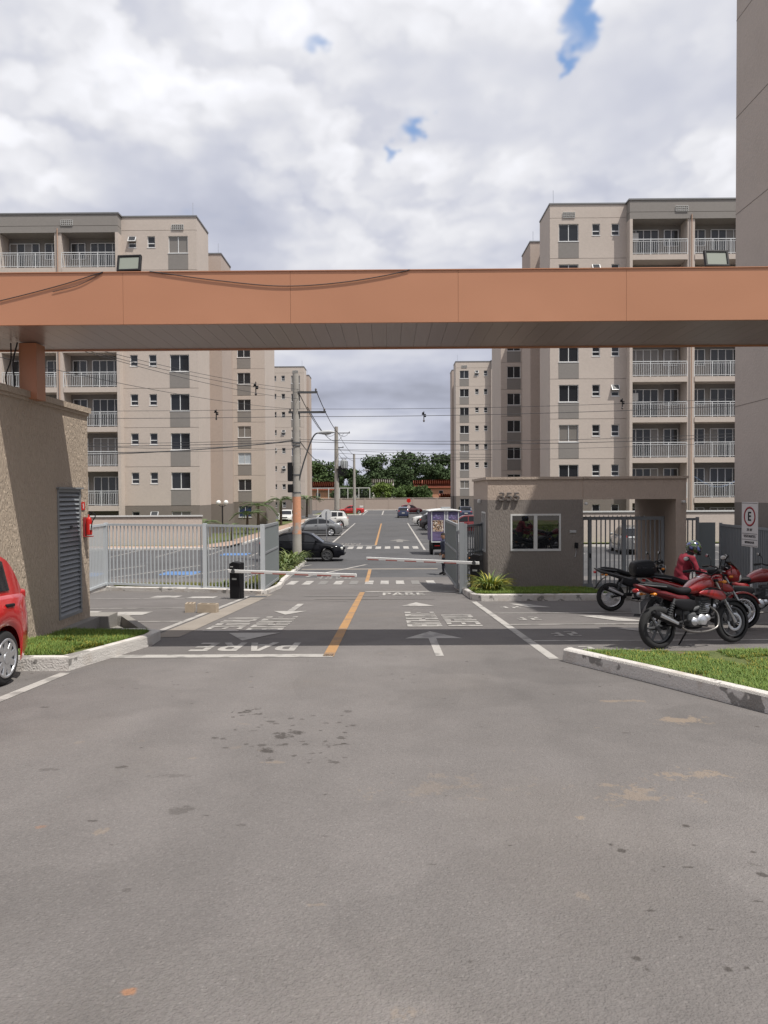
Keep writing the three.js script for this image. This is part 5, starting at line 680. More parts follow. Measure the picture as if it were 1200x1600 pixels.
  P('muffler', merge([rod([-0.38, 0.31, 0.155], [-0.84, 0.52, 0.17], 0.035, 0.052, 18), rod([-0.84, 0.52, 0.17], [-0.87, 0.534, 0.171], 0.03, 0.025, 14)]), M.plastic); P('heat_shield', merge([rod([-0.45, 0.355, 0.168], [-0.76, 0.497, 0.18], 0.032, 0.046, 14)]), M.steel);
  // tank, seat, tail
  P('tank', hullLoft(smoothSecs(o.round ? [[-0.14, 0.79, 0.03, 0.07], [-0.08, 0.82, 0.08, 0.10], [0.06, 0.86, 0.12, 0.14], [0.2, 0.87, 0.125, 0.145], [0.3, 0.865, 0.09, 0.11], [0.34, 0.86, 0.03, 0.05]] : [[-0.16, 0.79, 0.025, 0.06], [-0.1, 0.81, 0.06, 0.09], [0.04, 0.85, 0.11, 0.135], [0.18, 0.875, 0.12, 0.145], [0.29, 0.88, 0.085, 0.12], [0.35, 0.87, 0.025, 0.06]])), pm); P('fuel_cap', rod([0.13, 0.975, 0], [0.13, 0.995, 0], 0.032, 0.03, 16), M.chrome);
  if (!o.round) { P('tank_shroud', merge([-1, 1].map((s) => hullLoft(smoothSecs([[0.0, 0.755, 0.015, 0.012], [0.1, 0.765, 0.05, 0.028], [0.24, 0.755, 0.085, 0.036], [0.36, 0.725, 0.085, 0.032], [0.45, 0.69, 0.045, 0.02], [0.48, 0.675, 0.012, 0.008]])).translate(0, 0, s * 0.135))), pm); P('shroud_stripe', merge([-1, 1].map((s) => hullLoft(smoothSecs([[0.04, 0.79, 0.006, 0.01], [0.16, 0.812, 0.02, 0.03], [0.3, 0.80, 0.022, 0.034], [0.4, 0.765, 0.01, 0.016]])).translate(0, 0, s * 0.14))), M.plastic); }
  P('seat', hullLoft(smoothSecs([[-0.86, 0.925, 0.02, 0.05], [-0.76, 0.915, 0.04, 0.09], [-0.5, 0.865, 0.05, 0.115], [-0.3, 0.80, 0.05, 0.125], [-0.12, 0.80, 0.05, 0.10], [-0.06, 0.82, 0.03, 0.07]])), M.black);
  P('tail', hullLoft(smoothSecs([[-1.0, 0.92, 0.015, 0.03], [-0.86, 0.86, 0.045, 0.08], [-0.6, 0.785, 0.055, 0.105], [-0.35, 0.71, 0.06, 0.115], [-0.2, 0.68, 0.07, 0.11], [-0.12, 0.68, 0.03, 0.07]])), o.tail ?? pm);
  P('side_cover', merge([-1, 1].map((s) => hullLoft(smoothSecs([[-0.45, 0.655, 0.02, 0.012], [-0.38, 0.635, 0.06, 0.022], [-0.25, 0.605, 0.085, 0.03], [-0.12, 0.6, 0.075, 0.026], [-0.05, 0.61, 0.02, 0.012]])).translate(0, 0, s * 0.105))), o.sideCover ?? M.plastic);
  P('grab_rail', tube([[-0.55, 0.87, 0.12], [-0.8, 0.9, 0.11], [-0.92, 0.92, 0], [-0.8, 0.9, -0.11], [-0.55, 0.87, -0.12]], 0.012, 24, 8), M.darkGrey);
  P('rear_fender', grade(6, 10, (u, v) => [lerp(-0.7, -1.0, v), lerp(0.74, 0.48, v * v), (u * 2 - 1) * 0.07]), M.plastic); P('tail_light', ell(0.03, 0.03, 0.07, -0.99, 0.84, 0), M.tail); P('number_plate', boxAt(-1.02, -1.012, 0.5, 0.66, -0.09, 0.09).rotateZ(-0.02), M.bikePlate); P('cables', merge([tube([[0.27, 1.06, 0.27], [0.44, 1.04, 0.16], [0.46, 0.86, 0.1], [0.5, 0.6, 0.1], [xf, r + 0.05, 0.1]], 0.005, 24, 5), tube([[0.27, 1.06, -0.27], [0.45, 1.05, -0.14], [0.42, 0.9, -0.06], [0.28, 0.7, -0.1], [0.1, 0.45, -0.12]], 0.005, 24, 5), tube([[0.27, 1.06, 0.25], [0.4, 1.1, 0.1], [0.38, 0.95, -0.05], [0.2, 0.75, -0.08]], 0.005, 20, 5)]), M.rubber); P('brake_caliper', rbox(0.05, 0.1, 0.05, 0.015, xf - 0.1, r + 0.06, 0.07), M.darkGrey); P('battery_clutter', merge([rbox(0.16, 0.1, 0.14, 0.03, -0.2, 0.5, 0), rod([-0.08, 0.52, 0.06], [0.08, 0.56, 0.05], 0.03, 0.03, 10), rbox(0.1, 0.12, 0.1, 0.03, -0.06, 0.55, 0)]), M.darkGrey);
  P('foot_peg', merge([-1, 1].flatMap((s) => [rod([0.0, 0.3, s * 0.1], [0.0, 0.3, s * 0.25], 0.014), rod([-0.4, 0.36, s * 0.1], [-0.4, 0.36, s * 0.23], 0.012)])), M.rubber); P('side_stand', rod([-0.02, 0.27, -0.09], [-0.1, 0.0, -0.24], 0.012), M.black);
  P('chain_case', rbox(0.5, 0.06, 0.03, 0.01, -0.42, 0.345, -0.1), M.plastic);
  if (o.box) { const t = P('top_box', hullLoft(smoothSecs([[-1.20, 1.03, 0.05, 0.12], [-1.16, 1.04, 0.12, 0.18], [-1.04, 1.05, 0.14, 0.20], [-0.88, 1.05, 0.135, 0.19], [-0.82, 1.03, 0.05, 0.13]]), 20, 3.4), M.plastic); P('seam', hullLoft([[-1.18, 1.06, 0.008, 0.16], [-1.15, 1.06, 0.008, 0.186], [-1.04, 1.06, 0.008, 0.206], [-0.88, 1.06, 0.008, 0.196], [-0.845, 1.06, 0.008, 0.16]], 20, 3.4), M.steel, t); P('box_rack', merge([rbox(0.34, 0.02, 0.24, 0.008, -1.0, 0.90, 0), rod([-0.85, 0.86, 0.08], [-0.95, 0.93, 0.08], 0.01), rod([-0.85, 0.86, -0.08], [-0.95, 0.93, -0.08], 0.01)]), M.black, t); }
  return b;
}
bike([0.27, 0.008, 0.010], [4.40, 11.02], 0.36, 'red motorcycle with black wheels before the others at the lawn verge', { blackFender: true, lean: -0.1, tail: mat([0.10, 0.006, 0.01], 0.4) });
bike([0.28, 0.009, 0.010], [5.3, 13.0], 0.02, 'red motorcycle with a black top box beside the helmeted person', { box: true, cowl: true, spoke: true });
bike([0.025, 0.025, 0.028], [5.42, 16.5], 0.0, 'black motorcycle with chrome spoked wheels before the guardhouse', { spoke: true, engine: M.steel, lean: -0.08 });
bike([0.22, 0.008, 0.010], [6.62, 13.9], 0.0, 'red motorcycle with a rounded tank below the parking sign', { round: true, lean: -0.07 });
bike([0.03, 0.03, 0.033], [3.3, 30.5], 1.2, 'dark motorcycle parked behind the guardhouse gate', { spoke: true });

// ---------------------------------------------------------------- advertising trailer
{
  const t = thing('advertising_trailer', 'small trailer kiosk with purple printed panels and a white roof', 'trailer', null, G(3.0, 41.2, 0.004), 0.08);
  const cv = document.createElement('canvas'); cv.width = 256; cv.height = 512; const c = cv.getContext('2d'); c.fillStyle = '#585170'; c.fillRect(0, 0, 256, 512); const r = rng(21);
  for (let i = 0; i < 26; i++) { c.fillStyle = `rgba(${150 + r() * 80 | 0},${140 + r() * 70 | 0},${200 + r() * 50 | 0},0.35)`; c.fillRect(20 + r() * 180, 10 + r() * 105, 8 + r() * 30, 4 + r() * 14); }
  c.fillStyle = '#a39486'; c.fillRect(14, 140, 226, 205); for (let i = 0; i < 140; i++) { const k = r(); c.fillStyle = k < 0.3 ? '#5a4034' : k < 0.55 ? '#d9cdc2' : k < 0.8 ? '#9c7a60' : '#2e2622'; c.beginPath(); c.ellipse(20 + r() * 212, 150 + r() * 190, 4 + r() * 20, 3 + r() * 9, r() * 3, 0, 7); c.fill(); }
  for (let i = 0; i < 18; i++) { c.fillStyle = i % 3 ? 'rgba(180,165,215,0.45)' : 'rgba(90,40,70,0.5)'; c.fillRect(14, 360 + i * 8, 60 + r() * 160, 4); }
  const px = new THREE.CanvasTexture(cv); px.colorSpace = THREE.SRGBColorSpace; const pm = new THREE.MeshStandardMaterial({ map: px, roughness: 0.4 });
  const W = 1.5, H0 = 0.72, H1 = 2.35, D = 1.6;
  mesh('shell', boxAt(-W / 2 + 0.03, W / 2 - 0.03, H0 + 0.02, H1 - 0.02, -D, -0.02), mat([0.10, 0.08, 0.2], 0.5), t);
  const pl = (w) => new THREE.PlaneGeometry(w, H1 - H0 - 0.12); mesh('print_panel', new THREE.BoxGeometry(0.66, H1 - H0 - 0.12, 0.02).translate(-0.38, (H0 + H1) / 2, 0), pm, t); mesh('print_panel', new THREE.BoxGeometry(0.56, H1 - H0 - 0.12, 0.02).translate(0.44, (H0 + H1) / 2, 0), pm, t);
  mesh('side_panel', new THREE.BoxGeometry(0.02, H1 - H0 - 0.12, D - 0.1).translate(-W / 2 + 0.015, (H0 + H1) / 2, -D / 2), mat([0.10, 0.085, 0.19], 0.45), t);
  mesh('corner_trim', merge([-W / 2 + 0.025, -0.03, 0.14, W / 2 - 0.025].map((x) => boxAt(x - 0.02, x + 0.02, H0, H1, -0.005, 0.02)).concat([boxAt(-W / 2, W / 2, H0 - 0.03, H0 + 0.02, 0.0, 0.022)])), M.rail, t); mesh('centre_strip', boxAt(0.0, 0.12, H0, H1, 0.001, 0.012), mat([0.35, 0.35, 0.4], 0.35, { metalness: 0.4 }), t);
  mesh('roof', hullLoft(smoothSecs([[-0.86, H1 + 0.02, 0.02, 0.85], [-0.6, H1 + 0.05, 0.05, 0.9], [0, H1 + 0.07, 0.07, 0.9], [0.6, H1 + 0.05, 0.05, 0.9], [0.86, H1 + 0.02, 0.02, 0.85]]), 20, 6).translate(0, 0, -D / 2), M.white, t);
  mesh('roof_vent', rbox(0.5, 0.08, 0.4, 0.03, 0.15, H1 + 0.18, -D / 2), M.fenceGrey, t); mesh('chassis', rbox(W - 0.15, 0.42, D - 0.2, 0.04, 0, 0.5, -D / 2), M.black, t);
  for (const x of [-W / 2 + 0.1, W / 2 - 0.1]) { const w = mesh('wheel', tyreGeo(0.28, 0.16, 0.18).rotateY(PI / 2), M.rubber, t); w.position.set(x, 0.28, -D / 2); mesh('rim', rimGeo(0.18, 5).rotateY(PI / 2), M.steel, w); }
  mesh('tail_light', merge([rbox(0.3, 0.05, 0.02, 0.01, -0.42, 0.5, -0.09), rbox(0.3, 0.05, 0.02, 0.01, 0.42, 0.5, -0.09)]), M.tail, t); mesh('support_leg', merge([rod([-0.6, 0, -0.15], [-0.6, 0.4, -0.15], 0.025), rod([0.6, 0, -0.15], [0.6, 0.4, -0.15], 0.025)]), M.steel, t);
}
// ---------------------------------------------------------------- people: one surface-net skin over tapered bones
const smin = (a, b, k) => { const h = clamp(0.5 + (0.5 * (b - a)) / k); return lerp(b, a, h) - k * h * (1 - h); };
function bone(p, a, b, ra, rb) { const dx = b[0] - a[0], dy = b[1] - a[1], dz = b[2] - a[2], px = p[0] - a[0], py = p[1] - a[1], pz = p[2] - a[2], t = clamp((px * dx + py * dy + pz * dz) / (dx * dx + dy * dy + dz * dz)); return Math.hypot(px - dx * t, py - dy * t, pz - dz * t) - lerp(ra, rb, t); }
function surfaceNet(f, lo, hi, cell) {
  const n = [0, 1, 2].map((k) => Math.ceil((hi[k] - lo[k]) / cell) + 1), at = (i, j, k) => (k * n[1] + j) * n[0] + i, F = new Float32Array(n[0] * n[1] * n[2]);
  for (let k = 0; k < n[2]; k++) for (let j = 0; j < n[1]; j++) for (let i = 0; i < n[0]; i++) F[at(i, j, k)] = f([lo[0] + i * cell, lo[1] + j * cell, lo[2] + k * cell]);
  const id = new Int32Array(F.length).fill(-1), p = [], ix = [];
  for (let k = 0; k < n[2] - 1; k++) for (let j = 0; j < n[1] - 1; j++) for (let i = 0; i < n[0] - 1; i++) {
    let s = [0, 0, 0], c = 0; const v = []; for (let q = 0; q < 8; q++) v.push(F[at(i + (q & 1), j + ((q >> 1) & 1), k + (q >> 2))]);
    for (let q = 0; q < 8; q++) for (const e of [1, 2, 4]) if (!(q & e)) { const a = v[q], b = v[q | e]; if (a < 0 !== b < 0) { const t = a / (a - b); s[0] += (q & 1) + (e === 1 ? t : 0); s[1] += ((q >> 1) & 1) + (e === 2 ? t : 0); s[2] += (q >> 2) + (e === 4 ? t : 0); c++; } }
    if (c) { id[at(i, j, k)] = p.length / 3; p.push(lo[0] + (i + s[0] / c) * cell, lo[1] + (j + s[1] / c) * cell, lo[2] + (k + s[2] / c) * cell); }
  }
  const quad = (a, b, c, d, fl) => { if (a < 0 || b < 0 || c < 0 || d < 0) return; fl ? ix.push(a, b, c, a, c, d) : ix.push(a, c, b, a, d, c); };
  for (let k = 1; k < n[2] - 1; k++) for (let j = 1; j < n[1] - 1; j++) for (let i = 1; i < n[0] - 1; i++) { const o = F[at(i, j, k)] < 0; if (o !== F[at(i + 1, j, k)] < 0) quad(id[at(i, j - 1, k - 1)], id[at(i, j, k - 1)], id[at(i, j, k)], id[at(i, j - 1, k)], o); if (o !== F[at(i, j + 1, k)] < 0) quad(id[at(i - 1, j, k - 1)], id[at(i - 1, j, k)], id[at(i, j, k)], id[at(i, j, k - 1)], o); if (o !== F[at(i, j, k + 1)] < 0) quad(id[at(i - 1, j - 1, k)], id[at(i, j - 1, k)], id[at(i, j, k)], id[at(i - 1, j, k)], o); }
  const g = new THREE.BufferGeometry(); g.setAttribute('position', new THREE.Float32BufferAttribute(p, 3)); g.setIndex(ix); g.computeVertexNormals(); return g;
}
// pose: local +x is where the person faces, y up, z right-hand
function person(pose, at, turn, label, cols, extra) {
  const J = pose, B = [];
  const add = (a, b, ra, rb) => B.push([J[a] ?? a, J[b] ?? b, ra, rb]);
  add('hips', 'waist', 0.145, 0.135); add('waist', 'chest', 0.135, 0.155); add('chest', 'neck', 0.13, 0.06); add('neck', 'head', 0.058, 0.07);
  for (const s of ['L', 'R']) { add('chest', 'sh' + s, 0.11, 0.075); add('sh' + s, 'el' + s, 0.07, 0.052); add('el' + s, 'wr' + s, 0.052, 0.036); add('hips', 'hp' + s, 0.13, 0.105); add('hp' + s, 'kn' + s, 0.1, 0.066); add('kn' + s, 'an' + s, 0.064, 0.046); add('an' + s, 'to' + s, 0.05, 0.038); add('an' + s, J['an' + s].map((v, i) => v - (i === 1 ? 0.04 : i === 0 ? 0.03 : 0)), 0.05, 0.042); }
  const rag = (p) => 0.006 * Math.sin(p[1] * 38 + p[0] * 11) * Math.sin(p[2] * 31 + p[1] * 17);
  const f = (p) => { let d = 9; for (const [a, b, ra, rb] of B) { const q = bone(p, a, b, ra, rb); d = d > 8 ? q : smin(d, q, 0.035); } const h = Math.hypot((p[0] - J.head[0] - 0.01) / 0.098, (p[1] - J.head[1] - 0.04) / 0.125, (p[2] - J.head[2]) / 0.078); d = smin(d, (h - 1) * 0.085, 0.025); return d + rag(p); };
  const lo = [9, 9, 9], hi = [-9, -9, -9]; for (const v of Object.values(J)) for (let k = 0; k < 3; k++) { lo[k] = Math.min(lo[k], v[k] - 0.24); hi[k] = Math.max(hi[k], v[k] + 0.24); }
  const gs = [surfaceNet(f, lo, hi, 0.016)];
  // hands: palm and five fingers, each its own chain
  for (const s of ['L', 'R']) {
    const w = v3(J['wr' + s]), dir = w.clone().sub(v3(J['el' + s])).normalize(), side = new THREE.Vector3(0, 0, s === 'L' ? -1 : 1), down = new THREE.Vector3().crossVectors(dir, side).normalize(); if (down.y > 0) down.negate(); const lat = new THREE.Vector3().crossVectors(down, dir).normalize();
    const P = (a, b, c) => w.clone().addScaledVector(dir, a).addScaledVector(lat, b).addScaledVector(down, c).toArray(), hb = [[P(-0.02, 0, 0), P(0.03, 0, 0.005), 0.032, 0.03], [P(0.02, -0.022, 0), P(0.085, -0.028, 0.008), 0.016, 0.014], [P(0.02, 0.022, 0), P(0.085, 0.028, 0.008), 0.016, 0.014], [P(0.02, 0, 0), P(0.09, 0, 0.006), 0.017, 0.015]], fg = [];
    [[-0.03, 0.055], [-0.01, 0.068], [0.011, 0.064], [0.031, 0.05]].forEach(([b, l]) => { const c = J.curl ?? 0.6; fg.push([P(0.085, b, 0.008), P(0.085 + l * 0.5, b, 0.012 + l * 0.4 * c), 0.0095, 0.009], [P(0.085 + l * 0.5, b, 0.012 + l * 0.4 * c), P(0.085 + l * (0.95 - 0.6 * c), b, 0.015 + l * 1.0 * c), 0.009, 0.0075]); });
    const ts = s === 'L' ? 1 : -1; fg.push([P(0.02, ts * 0.028, 0.01), P(0.055, ts * 0.05, 0.025), 0.012, 0.0105], [P(0.055, ts * 0.05, 0.025), P(0.085, ts * 0.045, 0.045), 0.0105, 0.008]);
    const hf = (p) => { let d = 9; for (const [a, b, ra, rb] of hb) { const q = bone(p, a, b, ra, rb); d = d > 8 ? q : smin(d, q, 0.014); } let e = 9; for (const [a, b, ra, rb] of fg) e = Math.min(e, bone(p, a, b, ra, rb)); return smin(d, e, 0.006); };
    const c = w.clone().addScaledVector(dir, 0.05).toArray(); gs.push(surfaceNet(hf, c.map((v) => v - 0.15), c.map((v) => v + 0.15), 0.006));
  }
  const g = merge(gs), pp = g.attributes.position, col = new Float32Array(pp.count * 3);
  const bellyY = J.waist[1] - 0.09; for (let i = 0; i < pp.count; i++) { const c = cols(pp.getX(i), pp.getY(i), pp.getZ(i), J); col.set(c, i * 3); }
  g.setAttribute('color', new THREE.BufferAttribute(col, 3));
  const o = thing('person', label, 'person', null, at, turn); mesh('body', g, mat('#fff', 0.85, { vertexColors: true }), o); extra?.(o, J); return o;
}
const near = (a, x, y, z) => Math.hypot(a[0] - x, a[1] - y, a[2] - z);
const skin = [0.30, 0.17, 0.11];
const poseA = { hips: [-0.06, 0.90, 0], waist: [-0.05, 1.02, 0], chest: [0.03, 1.22, 0], neck: [0.10, 1.38, 0], head: [0.17, 1.45, 0], shL: [0.05, 1.28, -0.17], shR: [0.05, 1.28, 0.17], elL: [0.16, 1.07, -0.24], elR: [0.15, 1.06, 0.25], wrL: [0.40, 1.03, -0.20], wrR: [0.40, 1.02, 0.20], hpL: [-0.06, 0.86, -0.09], hpR: [-0.06, 0.86, 0.09], knL: [-0.02, 0.48, -0.11], knR: [-0.04, 0.48, 0.10], anL: [-0.10, 0.09, -0.12], anR: [-0.02, 0.09, 0.11], toL: [0.06, 0.05, -0.13], toR: [0.14, 0.05, 0.12], curl: 0.95 };
{ const { curl, ...j } = poseA; Object.defineProperty(j, 'curl', { value: curl, enumerable: false });
  const jacket = [0.19, 0.010, 0.024], pants = [0.02, 0.021, 0.028];
  person(j, G(5.3, 13.8, 0.008), 0.08, 'person in a red jacket and patterned helmet reaching for handlebars', (x, y, z, J) => (near(J.wrL, x, y, z) < 0.19 && x > J.wrL[0] + 0.01) || (near(J.wrR, x, y, z) < 0.19 && x > J.wrR[0] + 0.01) ? [0.03, 0.03, 0.032] : y > 1.355 && x > 0.03 ? [0.015, 0.016, 0.016] : y < 0.12 ? [0.015, 0.015, 0.016] : y < 0.89 ? pants : jacket, (o, J) => {
    o.scale.setScalar(0.93); const h = J.head, hel = new THREE.Group(); hel.name = 'helmet'; hel.position.set(h[0] + 0.01, h[1] + 0.045, 0); hel.rotation.z = -0.32; o.add(hel);
    const shell = new THREE.SphereGeometry(0.142, 32, 22); { const p = shell.attributes.position, c = new Float32Array(p.count * 3); for (let i = 0; i < p.count; i++) { let x = p.getX(i), y = p.getY(i), z = p.getZ(i); if (x > 0.05 && y < 0.0) x = 0.05 + (x - 0.05) * 0.98 + 0.02; if (y < -0.1) y = -0.1 + (y + 0.1) * 0.5; p.setXYZ(i, x * 1.06, y * 1.0, z * 0.9); const n = Math.sin(x * 46 + y * 30) + Math.sin(y * 52 - z * 40 + 1); c.set(n > 1.1 ? [0.06, 0.09, 0.30] : n > 0.0 ? [0.02, 0.02, 0.024] : n > -0.5 ? [0.12, 0.125, 0.12] : [0.05, 0.10, 0.03], i * 3); } shell.setAttribute('color', new THREE.BufferAttribute(c, 3)); shell.computeVertexNormals(); }
    mesh('shell', shell, mat('#fff', 0.2, { vertexColors: true, clearcoat: 1 }), hel); mesh('visor', new THREE.SphereGeometry(0.149, 24, 12, PI - 1.05, 2.1, 1.2, 0.62).scale(1.06, 1, 0.92), mat([0.05, 0.045, 0.04], 0.08), hel); mesh('chin_guard', new THREE.TorusGeometry(0.118, 0.03, 8, 20, 2.4).rotateX(PI / 2).rotateY(1.2).translate(0.02, -0.085, 0), M.black, hel);
  });
}
{ const j = { hips: [0, 0.94, 0], waist: [0, 1.06, 0], chest: [0.02, 1.28, 0], neck: [0.03, 1.45, 0], head: [0.05, 1.56, 0], shL: [0.02, 1.36, -0.18], shR: [0.02, 1.36, 0.18], elL: [-0.02, 1.08, -0.25], elR: [0.0, 1.08, 0.25], wrL: [0.08, 0.86, -0.25], wrR: [0.14, 0.88, 0.24], hpL: [0, 0.9, -0.09], hpR: [0, 0.9, 0.09], knL: [-0.02, 0.49, -0.1], knR: [0.06, 0.49, 0.1], anL: [-0.1, 0.09, -0.1], anR: [0.04, 0.09, 0.1], toL: [0.05, 0.05, -0.11], toR: [0.19, 0.05, 0.11] };
  person(j, G(2.24, 31.1, 0.004), PI, 'person in dark clothes and boots behind the guardhouse gate leaf', (x, y, z, J) => (y > 1.47 ? (y > 1.62 || x < 0.0 ? [0.015, 0.012, 0.01] : skin) : near(J.wrL, x, y, z) < 0.17 && y < J.wrL[1] ? skin : near(J.wrR, x, y, z) < 0.17 && y < J.wrR[1] ? skin : y < 0.13 ? [0.012, 0.012, 0.013] : y < 0.97 ? [0.014, 0.016, 0.026] : [0.03, 0.035, 0.06])); }
// ---------------------------------------------------------------- poles and wires
function catenary(a, b, sag, r = 0.012, n = 24) { const pts = []; for (let i = 0; i <= n; i++) { const t = i / n; pts.push([lerp(a[0], b[0], t), lerp(a[1], b[1], t) - sag * 4 * t * (1 - t), lerp(a[2], b[2], t)]); } return tube(pts, r, n * 2, 5); }
function pole(x, d, h, label, o = {}) {
  const p = thing('utility_pole', label, 'pole', 'concrete poles along the inner road', G(x, d, -0.1)), r0 = o.r0 ?? 0.24, r1 = o.r1 ?? 0.15;
  mesh('shaft', muv(new THREE.CylinderGeometry(r1, r0, h, 20).translate(0, h / 2, 0)), M.pole, p);
  if (o.band) mesh('painted_band', muv(new THREE.CylinderGeometry(lerp(r0, r1, 3.3 / h) + 0.004, lerp(r0, r1, 1.5 / h) + 0.004, 1.8, 20, 1, true).translate(0, 2.4, 0)), M.polePaint, p);
  for (const [y, w, sx = 0] of o.arms ?? []) { mesh('crossarm', boxAt(sx - w, sx + w, y - 0.05, y + 0.05, 0.02, 0.12), M.darkGrey, p); for (const e of [-w + 0.08, w - 0.08]) mesh('insulator', lathe([[0.001, 0], [0.05, 0.01], [0.03, 0.05], [0.055, 0.08], [0.03, 0.13], [0.001, 0.15]], 10).translate(sx + e, y + 0.05, 0.07), M.porcelain, p); }
  if (o.clamps) mesh('clamps', merge(o.clamps.map((y) => new THREE.CylinderGeometry(r1 + 0.05, r1 + 0.06, 0.06, 16, 1, true).translate(0, y, 0))), M.darkGrey, p);
  if (o.lamp) { const [y, dx, dy] = o.lamp; mesh('lamp_arm', tube([[0.1, y, 0.1], [dx * 0.35, y + dy * 0.45, 0.12], [dx * 0.72, y + dy * 0.92, 0.12], [dx * 0.85, y + dy * 0.99, 0.12], [dx, y + dy, 0.12]], 0.035, 24, 8), M.darkGrey, p); const l = mesh('lamp_head', hullLoft(smoothSecs([[dx - 0.12, y + dy, 0.04, 0.05], [dx + 0.15, y + dy + 0.02, 0.09, 0.13], [dx + 0.5, y + dy + 0.04, 0.08, 0.13], [dx + 0.72, y + dy + 0.03, 0.03, 0.05]])).translate(0, 0, 0.12), mat([0.42, 0.43, 0.44], 0.5), p); mesh('lens', ell(0.24, 0.06, 0.1, dx + 0.3, y + dy - 0.035, 0.12), mat([0.5, 0.5, 0.48], 0.2), l); }
  if (o.box) mesh('junction_box', merge(o.box.map(([y, h2]) => rbox(0.22, h2, 0.24, 0.03, -r0 - 0.08, y, 0.05))), M.black, p);
  if (o.trafo) { const y = o.trafo; mesh('transformer', merge([lathe([[0.001, 0], [0.36, 0.01], [0.38, 0.06], [0.38, 0.95], [0.3, 1.05], [0.001, 1.08]], 20).translate(0.95, y, 0.2), ...Array.from({ length: 10 }, (_, i) => cbox(0.05, 0.8, 0.14, 0, 0.5, 0.44).rotateY((i / 10) * 6.283).translate(0.95, y, 0.2))]), mat([0.34, 0.36, 0.37], 0.6), p); mesh('bushings', merge([-0.2, 0, 0.2].map((e) => rod([0.95 + e, y + 1.05, 0.2], [0.95 + e * 1.3, y + 1.4, 0.2], 0.05, 0.03))), M.porcelain, p); mesh('platform', merge([boxAt(0, 1.5, y - 0.1, y - 0.001, 0.02, 0.4), rod([0.1, y - 0.9, 0.2], [1.2, y - 0.1, 0.2], 0.04)]), M.darkGrey, p); mesh('hanging_cables', merge(Array.from({ length: 7 }, (_, i) => tube([[0.3 + i * 0.15, y + 1.0, 0.1], [0.4 + i * 0.1, y + 0.4 - i * 0.1, 0.3], [0.3 + i * 0.2, y - 0.4 - 0.15 * (i % 3), 0.2], [0.15, y - 1.4 + 0.1 * i, 0.2]], 0.03, 14, 5))), M.wire, p); mesh('fuse_box', rbox(0.35, 1.0, 0.3, 0.05, 0.45, y - 0.2, 0.4), M.black, p); }
  return p;
}
pole(-4.45, 37, 9.2, 'near concrete utility pole with a street lamp and orange band', { band: true, arms: [[7.35, 0.9, 0.55], [8.3, 0.55, 0.5]], clamps: [5.9, 5.75, 4.35, 3.5], lamp: [4.0, 1.15, 2.35], box: [[4.5, 0.9], [3.7, 0.4]], r0: 0.225, r1: 0.145 });
pole(-6.5, 95.5, 11.8, 'concrete utility pole carrying a transformer by the white off-roader', { arms: [[11, 0.9, 0.8], [9.2, 0.5, 0.4]], trafo: 6.6, r0: 0.34, r1: 0.22 });
pole(-5.5, 122, 9.8, 'thin distant concrete pole with a lamp before the boundary wall', { lamp: [6.0, 1.6, 1.2], r0: 0.26, r1: 0.17 });
const wireT = (a, b, sag, label, r = 0.012) => solo('overhead_wire', catenary(a, b, sag, r * 0.72), M.wire, label, 'wire', 'overhead wires');
const ORD = ['highest', 'second', 'third', 'fourth', 'lowest'];
for (const [nth, [y, sag, r]] of [[7.42, 0.35, 0.014], [7.05, 0.3, 0.018], [5.95, 0.45, 0.016], [5.85, 0.5, 0.02], [5.5, 0.4, 0.012]].entries()) { wireT([-4.4, y, -37], [26, y + 0.55, -33], sag, ORD[nth] + ' overhead wire from the top of the near pole towards the guardhouse side', r); wireT([-4.4, y, -37], [-30, y + 0.1, -34], sag * 0.6, ORD[nth] + ' overhead wire from the top of the near pole towards the white fence side', r); }
for (const [nth, [y, xe, ye]] of [[8.35, -9.7, 7.5], [8.2, -9.3, 7.3], [7.9, -8.9, 7.2], [7.4, -10.2, 6.8]].entries()) wireT([-4.3, y, -37], [xe, ye, -17.5], 0.25, ORD[nth] + ' overhead wire climbing from the near pole over the shed', 0.011);
for (const [nth, [y, ye, sag, r]] of [[5.92, 5.3, 0.42, 0.026], [5.9, 4.9, 0.25, 0.026], [5.86, 5.9, 0.5, 0.018]].entries()) wireT([-4.6, y, -37], [-17.5, ye, -30], sag, ['upper', 'lower', 'thin rising'][nth] + ' black service cable from the near pole to the fence side', r);
for (const [nth, [o, ya, yb, r]] of [[0.0, 8.4, 11.1, 0.03], [0.9, 8.35, 11.1, 0.03], [0.5, 7.5, 10.9, 0.03], [0.1, 5.9, 8.3, 0.03]].entries()) wireT([-4.4 + o, ya, -37], [-6.5 + o * 1.8, yb, -95.5], 1.3, ORD[nth] + ' overhead wire running along the inner road to the transformer pole', r);
for (const [nth, [ya, yb]] of [[11.0, 9.5], [9.2, 8.6], [8.4, 7.5]].entries()) wireT([-6.3, ya, -95.5], [-5.5, yb, -122], 0.4, ORD[nth] + ' overhead wire between the two far poles', 0.035);
for (const [nth, [y, sag]] of [[7.6, 0.8], [7.2, 0.8], [6.6, 0.5]].entries()) wireT([-6.3, y + 1.2, -95.5], [40, y + 1.5, -95], sag, ORD[nth] + ' overhead wire crossing the far end of the road', 0.03);
function spacer(x, y, d, s, label) { const o = thing('wire_spacer', label, 'spacer', 'spacers on the overhead wires', [x, y, -d]); mesh('bar', merge([cbox(0.04, 0.44 * s, 0.04), cbox(0.2 * s, 0.04, 0.04, 0, 0.08, 0), ell(0.05 * s, 0.05 * s, 0.05 * s, 0.06, 0.0, 0, 8), ell(0.05 * s, 0.05 * s, 0.05 * s, -0.04, 0.14, 0, 8)]), M.black, o); mesh('clamp', ell(0.045 * s, 0.06 * s, 0.05 * s, 0, -0.22 * s, 0, 8), M.porcelain, o); }
